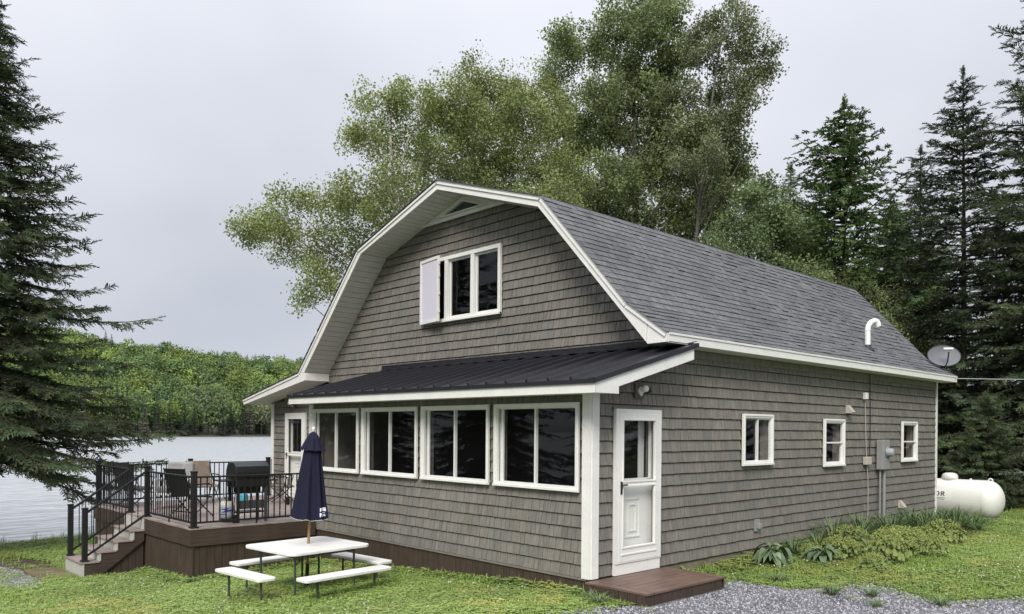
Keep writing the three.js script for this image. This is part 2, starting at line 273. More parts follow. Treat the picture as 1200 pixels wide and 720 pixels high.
// gable wall, z = ZG, s = x
const GW = [-6.18, 4.094, -3.79, 5.388], LD = [-12.045, 0.17, -10.993, 2.352];
{
  const F = frameOf(V(0, 0, ZG - 0.048), V(1, 0, 0), V(0, 1, 0));
  const out = [[LX + 0.02, -0.3], [-0.03, -0.3], [-0.03, 3.21], [-2.25, 5.61], [-4.93, 6.47], [-7.55, 5.67], [-9.96, 3.26], [-9.96, 3.07], [LX + 0.02, 2.56]];
  const p = wall('gable_wall', F, out, [pad(GW, -0.05), [LD[0] + 0.05, 0.2, LD[2] - 0.05, LD[3] - 0.05]]);
  const hi = t => t < 3.21 ? 0 : t < 5.61 ? lerp(0, -2.25, (t - 3.21) / 2.4) : lerp(-2.25, -4.93, (t - 5.61) / 0.86);
  const lo = t => t < 3.26 ? -9.96 : t < 5.67 ? lerp(-9.96, -7.55, (t - 3.26) / 2.41) : lerp(-7.55, -4.93, (t - 5.67) / 0.8);
  layTiles(shakes, p, F, { ...SH, e: 0.1625, t0: 3.06, t1: 3.06 + 19 * 0.1625, lo, hi, holes: [GW, [-9.97, 0, WX, 3.06]], seed: 13 });
  layTiles(shakes, p, F, { ...SH, t0: 0.17, t1: 0.17 + 17 * E, lo: t => t > 2.56 ? lerp(LX + 0.1, -9.9, (t - 2.56) / 0.52) : LX + 0.15, hi: () => WX, holes: [LD], seed: 14 });
}
// sunroom's short left wall and the unseen walls
wall('sunroom_left_wall', frameOf(V(WX + 0.03, 0, 0), V(0, 0, 1), V(0, 1, 0)), [[ZG, -0.3], [-0.02, -0.3], [-0.02, 2.46], [ZG, 3.02]], []);
wall('rear_wall', frameOf(V(0, 0, ZB + 0.03), V(-1, 0, 0), V(0, 1, 0)), [[0.03, -0.3], [12.88, -0.3], [12.88, 2.5], [9.96, 3.2], [7.55, 5.6], [4.93, 6.4], [2.25, 5.55], [0.03, 3.15]], []);
wall('left_wall', frameOf(V(LX + 0.03, 0, 0), V(0, 0, 1), V(0, 1, 0)), [[ZB + 0.05, -0.9], [ZG - 0.05, -0.9], [ZG - 0.05, 2.55], [ZB + 0.05, 2.55]], []);
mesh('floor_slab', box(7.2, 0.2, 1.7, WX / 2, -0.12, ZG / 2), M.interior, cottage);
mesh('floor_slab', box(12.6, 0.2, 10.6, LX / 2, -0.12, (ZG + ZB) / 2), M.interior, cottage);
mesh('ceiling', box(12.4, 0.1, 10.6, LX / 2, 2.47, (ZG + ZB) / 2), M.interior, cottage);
mesh('foundation', ([box(0.2, 0.75, 12.6, -0.125, -0.41, ZB / 2)]), M.concrete, cottage);
mesh('room_shade_sheet', box(7.2, 2.5, 0.02, WX / 2, 1.25, ZG + 0.04), M.roomShade, cottage); mesh('room_shade_sheet', box(0.02, 2.5, 10.4, -2.6, 1.25, (ZG + ZB) / 2), M.roomShade, cottage);  // added dark sheets indoors, painted shade that keeps the windows black
emitTiles(shakes, 'shake', 'shake_siding', M.siding, 300, cottage);

// corner boards
mesh('corner_board', [box(0.139, 2.46, 0.03, -0.0695 + 0.004, 1.225, 0.006), box(0.03, 2.46, 0.138, 0.006, 1.225, -0.083 + 0.004)], M.trim, cottage);
mesh('corner_board', [box(0.14, 2.46, 0.03, WX + 0.07, 1.225, 0.006), box(0.03, 2.46, 0.12, WX - 0.006, 1.225, -0.07)], M.trim, cottage);
mesh('corner_board', [box(0.14, 2.5, 0.03, LX + 0.07, 1.36, ZG + 0.006), box(0.03, 2.5, 0.12, LX - 0.006, 1.36, ZG - 0.07)], M.trim, cottage);
mesh('corner_board', [box(0.03, 3.22, 0.07, 0.006, 1.60, ZB + 0.03), box(0.12, 3.22, 0.03, -0.07, 1.6, ZB - 0.012)], M.trim, cottage);

// ---- gambrel roof
const AP = [-4.93, 6.66], KR = [-2.16, 5.77], LR = [-0.373, 3.83], TR = [0.335, 3.344], KL = [-7.67, 5.79], LL = [-10.22, 3.285], TL = [-13.21, 2.724];
function slope(a, b, name, thick = 0.09) {   // roof deck between two profile points
  const A = V(a[0], a[1], 0), B = V(b[0], b[1], 0), n = V(-(b[1] - a[1]), b[0] - a[0], 0).normalize(); if (n.y < 0) n.negate();
  const off = n.clone().multiplyScalar(-thick / 2 - 0.012), zc = (ZR - 0.045 + ZE) / 2, g = beam(A.clone().add(off).setZ(zc), B.clone().add(off).setZ(zc), ZR - 0.045 - ZE, thick, n);
  return mesh(name, g, M.roofBase, cottage);
}
const roofs = [slope(AP, KR, 'upper_roof'), slope(KR, LR, 'steep_roof'), slope(LR, TR, 'eave_roof'), slope(AP, KL, 'upper_roof'), slope(KL, LL, 'steep_roof'), slope(LL, TL, 'lean_to_roof')];
{
  const tiles = [], cfg = { e: 0.14, widths: [0.16, 0.2, 0.25, 0.31, 0.36], gap: 0.0, seam: 0.010, pb: 0.016, pt: 0.004, jag: 0.008, jn: 0.020, tones: toneSet(9, 0.24, 0.03, 5) };
  const lay = (a, b, part, seed, flip = 0) => {     // b is the lower edge
    const L = Math.hypot(a[0] - b[0], a[1] - b[1]), t = V(a[0] - b[0], a[1] - b[1], 0), o = V(b[0], b[1], ZR + 0.035), n = Math.floor(L / 0.14), e = L / n;
    const s = flip ? V(0, 0, 1) : V(0, 0, -1); if (flip) o.z = ZE;
    const up = t.clone().normalize(), F = frameOf(o.clone().addScaledVector(s.clone().cross(t).normalize(), 0.003), s, up);
    layTiles(tiles, part, F, { ...cfg, e, t0: 0, t1: L, lo: () => 0, hi: () => ZR + 0.035 - ZE, seed });
  };
  lay(AP, KR, roofs[0], 21); lay(KR, LR, roofs[1], 22); lay(LR, TR, roofs[2], 23); lay(AP, KL, roofs[3], 24, 1); lay(KL, LL, roofs[4], 25, 1); lay(LL, TL, roofs[5], 26, 1);
  emitTiles(tiles, 'shingle', 'shingle_roofing', M.roof, 300, cottage);
  mesh('ridge_cap', [beam(V(AP[0], AP[1] + 0.012, ZR), V(AP[0], AP[1] + 0.012, ZE), 0.16, 0.02)], M.roofBase, cottage);
}
// rake boards (white), three to a side, with joints
const front = (pts, z, t = 0.035) => extr(pts, t).translate(0, 0, z - t);
const apb = [-4.925, 6.487], krb = [-2.244, 5.625], ret = [-0.008, 3.211], trb = [0.323, 3.217], klb = [-7.55, 5.688], llb = [-9.96, 3.271], llc = [-9.93, 3.088], tlb = [-13.21, 2.576];
const g4 = 0.004, nx = (p, dx, dy) => [p[0] + dx, p[1] + dy];
mesh('rake_board', front([nx(AP, g4, 0), nx(KR, -g4, 0), nx(krb, -g4, 0), nx(apb, g4, 0)], ZR), M.trim, cottage);
mesh('rake_board', front([KR, LR, [-0.01, 3.58], [-0.035, 3.242], krb], ZR), M.trim, cottage);
mesh('rake_board', front([[0.0, 3.575], TR, trb, ret, [-0.028, 3.236]], ZR), M.trim, cottage);
mesh('rake_board', front([nx(AP, -g4, 0), nx(apb, -g4, 0), nx(klb, g4, 0), nx(KL, g4, 0)], ZR), M.trim, cottage);
mesh('rake_board', front([KL, klb, nx(llb, 0, 0.004), nx(LL, 0, 0.004)], ZR), M.trim, cottage);
mesh('rake_board', front([LL, llb, llc, tlb, TL], ZR), M.trim, cottage);
// thin shadow-line moulding along the top of the rakes
{ const line = (a, b, dn) => { const A = V(a[0], a[1], ZR + 0.012), B = V(b[0], b[1], ZR + 0.012), n = V(-(b[1] - a[1]), b[0] - a[0], 0).normalize(); if (n.y < 0) n.negate(); return beam(A.clone().addScaledVector(n, -dn), B.clone().addScaledVector(n, -dn), 0.024, 0.035, n); };
  for (const [a, b] of [[AP, KR], [KR, LR], [LR, TR], [AP, KL], [KL, LL], [LL, TL]]) { mesh('rake_moulding', line(a, b, 0.05), M.trim, cottage); } }
// soffit under the rake overhang: narrow boards with grooves
function soffit(a, b, name = 'soffit_board') {
  const A = V(a[0], a[1], 0), B = V(b[0], b[1], 0), L = A.distanceTo(B), d = B.clone().sub(A).normalize(), n = V(-d.y, d.x, 0); if (n.y < 0) n.negate();
  const k = Math.max(1, Math.round(L / 0.14)), w = L / k, z0 = ZR - 0.036, z1 = ZG - 0.02;
  for (let i = 0; i < k; i++) { const c = A.clone().addScaledVector(d, (i + 0.5) * w).addScaledVector(n, 0.012); mesh(name, beam(c.clone().setZ(z0), c.clone().setZ(z1), w - 0.011, 0.012, n), M.soffit, cottage); }
  const c = A.clone().lerp(B, 0.5).addScaledVector(n, 0.026); mesh('soffit_backing', beam(c.clone().setZ(z0), c.clone().setZ(z1), L, 0.01, n), M.soffit, cottage);
}
soffit(apb, klb); soffit(klb, llb); soffit(apb, krb); soffit(krb, ret);
mesh('return_board', box(0.03, 0.18, ZR - ZG - 0.04, -9.945, 3.18, (ZR + ZG) / 2 - 0.02), M.trim, cottage);
mesh('lean_to_soffit', beam(V(-9.93, 3.098, (ZR + ZG) / 2 - 0.018), V(-13.2, 2.588, (ZR + ZG) / 2 - 0.018), ZR - ZG - 0.04, 0.012), M.soffit, cottage);
mesh('return_soffit', box(0.35, 0.012, ZR - ZG - 0.03, 0.16, 3.222, (ZR + ZG) / 2 - 0.02), M.soffit, cottage);
mesh('eave_fascia', box(0.03, 0.135, ZR - ZE - 0.036, 0.32, 3.278, (ZR - 0.036 + ZE) / 2), M.trim, cottage);
mesh('drip_edge', box(0.012, 0.03, ZR - ZE - 0.036, 0.342, 3.338, (ZR - 0.036 + ZE) / 2), M.trim, cottage);
mesh('eave_soffit', box(0.31, 0.014, -ZE + ZG, 0.155, 3.214, (ZG + ZE) / 2), M.soffit, cottage);
mesh('frieze_board', box(0.02, 0.12, -ZB + ZG, 0.0, 3.14, (ZG + ZB) / 2), M.sidingBack, cottage);
// peak panel with louvred vent
{
  const zf = ZG + 0.05, v = grp('gable_vent', cottage), tri = [[-5.46, 6.208], [-4.376, 6.208], [-4.91, 6.385]];
  mesh('panel', extr([[-6.15, 6.125], [-3.72, 6.125], [-4.925, 6.487]], 0.05, [[[-5.46, 6.208], [-4.91, 6.385], [-4.376, 6.208]]]).translate(0, 0, zf - 0.06), M.trim, v);
  mesh('vent_frame', extr([[-5.64, 6.178], [-4.2, 6.178], [-4.915, 6.425]], 0.025, [[tri[0], tri[2], tri[1]]]).translate(0, 0, zf - 0.008), M.trim, v);
  for (let i = 0; i < 5; i++) { const y = 6.222 + i * 0.032, t = (y - 6.208) / 0.177; mesh('louver_slat', box(lerp(1.06, 0.03, t), 0.006, 0.03, lerp(-4.918, -4.91, t), y, -0.01).applyMatrix4(new THREE.Matrix4().makeTranslation(0, 0, zf - 0.03)), M.greyBox, v); }
  mesh('vent_back', extr(tri, 0.01).translate(0, 0, zf - 0.075), M.black, v);
  mesh('band_moulding', box(2.5, 0.05, 0.03, -4.93, 6.115, zf + 0.008), M.trim, v);
}

// ---- sunroom metal roof
{
  const r = grp('metal_roof', cottage), z0 = 0.45, y0 = 2.605, z1 = ZG + 0.03, y1 = 3.225, x0 = WX - 0.05, x1 = 0.45;
  const up = V(0, z0 - z1, y1 - y0).normalize(), at = (x, t, h) => V(x, lerp(y0, y1, t), lerp(z0, z1, t)).addScaledVector(up, h);
  const xs = [x0]; for (let x = -6.87 - 0.407; x < x1 - 0.08; x += 0.407) if (x > x0 + 0.08) xs.push(x); xs.push(x1);
  for (let i = 0; i + 1 < xs.length; i++) { const xm = (xs[i] + xs[i + 1]) / 2; mesh('roof_panel', [beam(at(xm, 0, 0), at(xm, 1, 0), xs[i + 1] - xs[i] - 0.004, 0.012, up)], M.metal, r); }
  for (let i = 1; i + 1 < xs.length; i++) mesh('rib', extr([[-0.026, 0], [0.026, 0], [0.014, 0.042], [-0.014, 0.042]], at(0, 0, 0).distanceTo(at(0, 1, 0))).applyMatrix4(new THREE.Matrix4().makeBasis(V(-1, 0, 0), up, at(0, 1, 0).sub(at(0, 0, 0)).normalize()).setPosition(at(xs[i], 0, 0.0065))), M.metal, r);
  mesh('eave_trim', box(x1 - x0 + 0.02, 0.055, 0.014, (x0 + x1) / 2, y0 - 0.022, z0 + 0.012), M.metal, r);
  mesh('rake_trim', [beam(at(x1 + 0.008, -0.004, -0.012), at(x1 + 0.008, 0.985, -0.012), 0.014, 0.06, up), beam(at(x1 - 0.05, 0, 0.016), at(x1 - 0.05, 0.985, 0.016), 0.12, 0.008, up)], M.metal, r);
  mesh('rake_trim', beam(at(x0 - 0.008, -0.004, -0.012), at(x0 - 0.008, 1, -0.012), 0.014, 0.06, up), M.metal, r);
  mesh('wall_flashing', [box(7.35, 0.10, 0.012, -3.98, y1 + 0.065, ZG + 0.022), beam(V(x0, y1 + 0.022, ZG + 0.09), V(0.4, y1 + 0.022, ZG + 0.09), 0.15, 0.008, up)], M.metal, r);
  // white boards under it
  mesh('eave_fascia', box(x1 - x0 - 0.02, 0.14, 0.03, (x0 + x1) / 2, 2.508, z0 - 0.02), M.trim, cottage);
  mesh('eave_soffit', box(x1 - x0 - 0.06, 0.012, 0.42, (x0 + x1) / 2, 2.452, 0.215), M.soffit, cottage);
  const F = frameOf(V(x1 - 0.045, 0, 0), V(0, 0, -1), V(0, 1, 0)), b = (z, o) => lerp(y0, y1, (z0 - z) / (z0 - z1)) - o;
  mesh('rake_fascia', extr([[-0.43, 2.44], [0.03, 2.44], [0.03, b(-0.03, 0.20)], [1.72, b(-1.72, 0.20)], [1.72, b(-1.72, 0.035)], [-0.43, b(0.43, 0.035)]], 0.035).applyMatrix4(F), M.trim, cottage);
  mesh('rake_soffit', beam(V(0.2, b(0, 0.195), 0.0), V(0.2, b(-1.75, 0.195), -1.75), 0.4, 0.012), M.soffit, cottage);
  mesh('end_fascia', extr([[-0.43, 2.44], [0.0, 2.44], [1.87, b(-1.87, 0.20)], [1.87, b(-1.87, 0.035)], [-0.43, b(0.43, 0.035)]], 0.03).applyMatrix4(frameOf(V(x0 + 0.02, 0, 0), V(0, 0, -1), V(0, 1, 0))), M.trim, cottage);
}

// ---- windows: local frame x right, y up, z out of the wall
function place(g, F) { g.applyMatrix4(F); return g; }
const sheetPane = (w, h, x, y, z) => finish(new THREE.PlaneGeometry(w, h)).translate(x, y, z);
function windowUnit(F, [x0, y0, x1, y1], kind) {
  const w = grp('window', cottage), c = kind === 'big' ? 0.052 : 0.064;
  const add = (n, g, m = M.trim) => mesh(n, place(g, F), m, w);
  add('casing', merge([ring(x0, y0, x1, y1, c, 0.035).translate(0, 0, 0.012), ring(x0 + 0.012, y0 + 0.012, x1 - 0.012, y1 - 0.012, 0.022, 0.012).translate(0, 0, 0.047)]));
  add('jamb', ring(x0 + c - 0.012, y0 + c - 0.012, x1 - c + 0.012, y1 - c + 0.012, 0.02, 0.035).translate(0, 0, -0.02), M.vinyl);
  const a = x0 + c, b = x1 - c, d = y0 + c, e = y1 - c;
  const sash = (X0, Y0, X1, Y1, z, t = 0.032, mt = M.vinyl) => { add('sash', ring(X0, Y0, X1, Y1, t, 0.028).translate(0, 0, z), mt); add('pane', sheetPane(X1 - X0 - 2 * t + 0.01, Y1 - Y0 - 2 * t + 0.01, (X0 + X1) / 2, (Y0 + Y1) / 2, z + 0.014), M.glass); };
  if (kind === 'big') { const m = (a + b) / 2 - 0.02; sash(a + 0.07, d, m + 0.025, e, -0.045, 0.024, M.vinyl); sash(m, d, b, e, -0.018, 0.024, M.vinyl); add('track', ring(a + 0.002, d + 0.002, b - 0.002, e - 0.002, 0.016, 0.02).translate(0, 0, 0.012), M.vinyl); add('jamb_liner', box(0.07, e - d, 0.02, a + 0.035, (d + e) / 2, -0.05), M.vinyl); }
  else if (kind === 'slider') { const m = (a + b) / 2; sash(a, d, m + 0.02, e, -0.025, 0.022, M.vinyl); sash(m - 0.01, d, b, e, 0.002, 0.022, M.vinyl); }
  else { const m = (d + e) / 2; sash(a, m - 0.015, b, e, 0.002, 0.022, M.vinyl); sash(a, d, b, m + 0.015, -0.025, 0.028, M.vinyl); }
  add('sill', box(x1 - x0 - 0.01, 0.03, 0.05, (x0 + x1) / 2, y0 + 0.02, 0.045));
  return w;
}
const FRONT = frameOf(V(0, 0, 0), V(1, 0, 0), V(0, 1, 0)), SIDE = frameOf(V(0, 0, 0), V(0, 0, -1), V(0, 1, 0)), GABLE = frameOf(V(0, 0, ZG), V(1, 0, 0), V(0, 1, 0));
WIN.forEach(h => windowUnit(FRONT, h, 'big')); windowUnit(SIDE, WA, 'slider'); windowUnit(SIDE, WB, 'hung'); windowUnit(SIDE, WC, 'hung');
{ // triple casement in the gable, left sash swung out
  const [x0, y0, x1, y1] = GW, w = grp('window', cottage), add = (n, g, m = M.trim) => mesh(n, place(g, GABLE), m, w), t = (x1 - x0) / 3, c = 0.07;
  add('casing', ring(x0, y0, x1, y1, c, 0.05).translate(0, 0, 0.008));
  for (const k of [1, 2]) add('mullion', box(0.10, y1 - y0 - 2 * c, 0.05, x0 + k * t, (y0 + y1) / 2, 0.03));
  for (const k of [1, 2]) { const a = x0 + k * t + 0.05, b = x0 + (k + 1) * t - (k === 2 ? c : 0.05); add('sash', ring(a, y0 + c, b, y1 - c, 0.04, 0.03).translate(0, 0, -0.03), M.vinyl); add('pane', sheetPane(b - a - 0.07, y1 - y0 - 2 * c - 0.07, (a + b) / 2, (y0 + y1) / 2, -0.015), M.glass); }
  const h = y1 - y0, W = t - 0.02, R = new THREE.Matrix4().makeTranslation(x0 + 0.01, y0, 0.07).multiply(new THREE.Matrix4().makeRotationY(-0.16));
  mesh('open_sash', place(ring(0, 0.0, W, h, 0.055, 0.035).applyMatrix4(R), GABLE), M.trim, w);
  mesh('painted_sky_pane', place(box(W - 0.1, h - 0.1, 0.006, W / 2, h / 2, 0.016).applyMatrix4(R), GABLE), M.painted_sky_pane, w);  // opaque panel in place of glass, coloured like the sky it would mirror
  for (const yy of [0.2, 0.55, 0.9, 1.15]) mesh('latch', place(box(0.02, 0.06, 0.03, W + 0.012, yy, 0.02).applyMatrix4(R), GABLE), M.vinyl, w);
  add('sill', box(x1 - x0, 0.035, 0.07, (x0 + x1) / 2, y0 + 0.015, 0.05));
}
// ---- storm doors
function stormDoor(F, [x0, y0, x1, y1], kick) {
  const d = grp('door', cottage), add = (n, g, m = M.trim) => mesh(n, place(g, F), m, d), w = x1 - x0, yb = y0 + kick, f = 0.06;
  add('door_frame', extr([[x0, yb], [x1, yb], [x1, y1], [x0, y1]], 0.05, [rect(x0 + f, yb + 0.012, x1 - f, y1 - f).reverse()]).translate(0, 0, 0.005));
  if (kick > 0.02) add('kick_panel', box(w, kick - 0.004, 0.04, (x0 + x1) / 2, y0 + kick / 2, 0.02));
  const a = x0 + f + 0.004, b = x1 - f - 0.004, lo = yb + 0.018, hi = y1 - f - 0.004, mid = lo + (hi - lo) * 0.525, st = 0.09;
  add('storm_leaf', extr(rect(a, lo, b, hi), 0.03, [rect(a + st, lo + 0.2, b - st, mid - 0.035).reverse(), rect(a + st, mid + 0.035, b - st, hi - st).reverse()], 0.004).translate(0, 0, 0.024));
  add('leaf_moulding', merge([ring(a + st - 0.018, lo + 0.182, b - st + 0.018, mid - 0.02, 0.018, 0.01).translate(0, 0, 0.058), ring(a + st - 0.018, mid + 0.02, b - st + 0.018, hi - st + 0.018, 0.018, 0.01).translate(0, 0, 0.058), box(b - a - 0.1, 0.018, 0.012, (a + b) / 2, lo + 0.1, 0.062)]));
  add('pane', sheetPane(b - a - 2 * st + 0.02, mid - lo - 0.225, (a + b) / 2, (mid - 0.035 + lo + 0.2) / 2, 0.04), M.glass);
  add('pane', sheetPane(b - a - 2 * st + 0.02, hi - mid - st - 0.02, (a + b) / 2, (mid + 0.035 + hi - st) / 2, 0.04), M.glass);
  add('handle', merge([box(0.03, 0.17, 0.012, a + 0.045, mid - 0.05, 0.066), box(0.12, 0.02, 0.02, a + 0.085, mid - 0.01, 0.095, 0.008), box(0.018, 0.018, 0.04, a + 0.045, mid - 0.01, 0.08)]), M.black);
  // inner door
  const zi = -0.09; add('inner_door', extr(rect(x0 + 0.055, yb + 0.01, x1 - 0.055, y1 - 0.055), 0.04, [rect(a + 0.07, mid + 0.06, b - 0.03, hi - 0.06).reverse()]).translate(0, 0, zi - 0.02), M.vinyl);
  add('inner_pane', sheetPane(b - a - 0.10, hi - mid - 0.12, (a + b) / 2 + 0.02, (mid + hi) / 2, zi), M.glass);
  add('panel_moulding', merge([ring((a + b) / 2 - 0.17, lo + 0.3, (a + b) / 2 + 0.17, mid - 0.22, 0.02, 0.012).translate(0, 0, zi + 0.02), ring((a + b) / 2 - 0.09, lo + 0.38, (a + b) / 2 + 0.09, mid - 0.3, 0.02, 0.012).translate(0, 0, zi + 0.02)]), M.vinyl);
  add('curtain', merge([box(0.12, hi - mid - 0.1, 0.02, b - 0.10, (mid + hi) / 2, zi - 0.10)]), M.curtain);
}
stormDoor(SIDE, DOOR, 0.16); stormDoor(GABLE, LD, 0.02);
mesh('threshold_trim', box(0.03, 0.03, DOOR[2] - DOOR[0] + 0.04, 0.012, DOOR[3] + 0.012, -(DOOR[0] + DOOR[2]) / 2), M.sidingBack, cottage);

// ---- skirt boards under the sunroom front
for (let i = 0; i < 53; i++) { const x = WX + 0.07 + i * 0.14, b = ground(x, 0) - 0.1; if (x > -0.03) break; mesh('skirt_board', beam(V(x, b, -0.035), V(x, -0.035, -0.035), 0.133, 0.024, V(0, 0, 1)), M.brown, cottage); }
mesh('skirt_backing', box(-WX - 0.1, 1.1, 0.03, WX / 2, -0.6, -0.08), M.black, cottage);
// ---- fittings on the long side
{ // roof vent pipe
  const p = V(-0.348, 3.78, -9.6); mesh('vent_pipe', [tube([p, p.clone().add(V(0, 0.2, 0)), p.clone().add(V(0, 0.45, 0)), p.clone().add(V(0.02, 0.56, -0.03)), p.clone().add(V(0.07, 0.63, -0.10)), p.clone().add(V(0.13, 0.62, -0.17)), p.clone().add(V(0.15, 0.52, -0.2))], 0.058, 32, 14), rod(p.clone().add(V(0, 0.42, 0)), p.clone().add(V(0, 0.47, 0)), 0.066)], M.white, cottage);
  mesh('pipe_boot', [lathe([[0.15, -0.03], [0.13, 0.0], [0.075, 0.07], [0.062, 0.11]], 16).applyMatrix4(new THREE.Matrix4().makeTranslation(p.x, p.y, p.z))], M.black, cottage);
}
const hood = (z, y, s, m) => mesh('vent_hood', [box(0.012, 0.16 * s, 0.16 * s, 0.008, y, z), extr([[0, 0.07 * s], [0.02, 0.08 * s], [0.13 * s, -0.06 * s], [0.10 * s, -0.08 * s], [0, -0.08 * s]], 0.13 * s).applyMatrix4(new THREE.Matrix4().makeTranslation(0.012, y, z - 0.065 * s))], m, cottage);
hood(-7.79, 2.43, 1.0, M.beige); hood(-10.52, 0.37, 1.0, M.beige);
mesh('outlet_cover', [box(0.03, 0.20, 0.15, 0.012, 0.385, -4.27), box(0.06, 0.09, 0.09, 0.05, 0.37, -4.29, 0.01)], M.greyBox, cottage);
mesh('wall_sensor', [box(0.08, 0.14, 0.12, 0.045, 2.72, -8.56, 0.015)], M.white, cottage);
mesh('cable_box', [box(0.09, 0.16, 0.24, 0.05, 1.38, -8.66, 0.01)], M.beige, cottage);
mesh('wall_cable', tube([V(0.03, 3.2, -8.80), V(0.034, 2.2, -8.83), V(0.034, 1.5, -8.80), V(0.034, 1.42, -8.74)], 0.009, 20, 6), M.black, cottage);
mesh('wall_cable', tube([V(0.03, 2.68, -8.57), V(0.034, 2.0, -8.60), V(0.034, 1.45, -8.66)], 0.007, 20, 6), M.beige, cottage);
mesh('wall_cable', tube([V(0.03, 1.3, -8.70), V(0.034, 0.8, -8.74), V(0.034, 0.0, -8.74)], 0.007, 20, 6), M.beige, cottage);

// ------------------------------------------------------------------ entry step by the side door
{
  const t = thing('entry_step', 'low brown composite board platform on gravel below the side storm door', 'step'), top = -0.018, x1 = 1.0, z0 = 0.13, z1 = -1.66;
  const n = 7, w = x1 / n;
  for (let i = 0; i < n; i++) mesh('deck_board', beam(V(0.03 + (i + 0.5) * w, top - 0.0125, z1 + 0.16), V(0.03 + (i + 0.5) * w, top - 0.0125, z0 - 0.16), w - 0.006, 0.025), M.brownTop, t);
  for (const z of [z0 - 0.077, z1 + 0.077]) mesh('border_board', beam(V(0.03, top - 0.0125, z), V(x1 + 0.03, top - 0.0125, z), 0.146, 0.025), M.brownTop, t);
  for (let z = z0 - 0.09; z > z1 + 0.03; z -= 0.14) mesh('skirt_board', beam(V(x1, ground(x1, z) - 0.08, z), V(x1, top - 0.028, z), 0.133, 0.022, V(1, 0, 0)), M.brown, t);
  for (let x = 0.09; x < x1; x += 0.14) { mesh('skirt_board', beam(V(x, ground(x, z0) - 0.08, z0 - 0.02), V(x, top - 0.028, z0 - 0.02), 0.133, 0.022, V(0, 0, 1)), M.brown, t); mesh('skirt_board', beam(V(x, ground(x, z1) - 0.08, z1 + 0.02), V(x, top - 0.028, z1 + 0.02), 0.133, 0.022, V(0, 0, 1)), M.brown, t); }
}

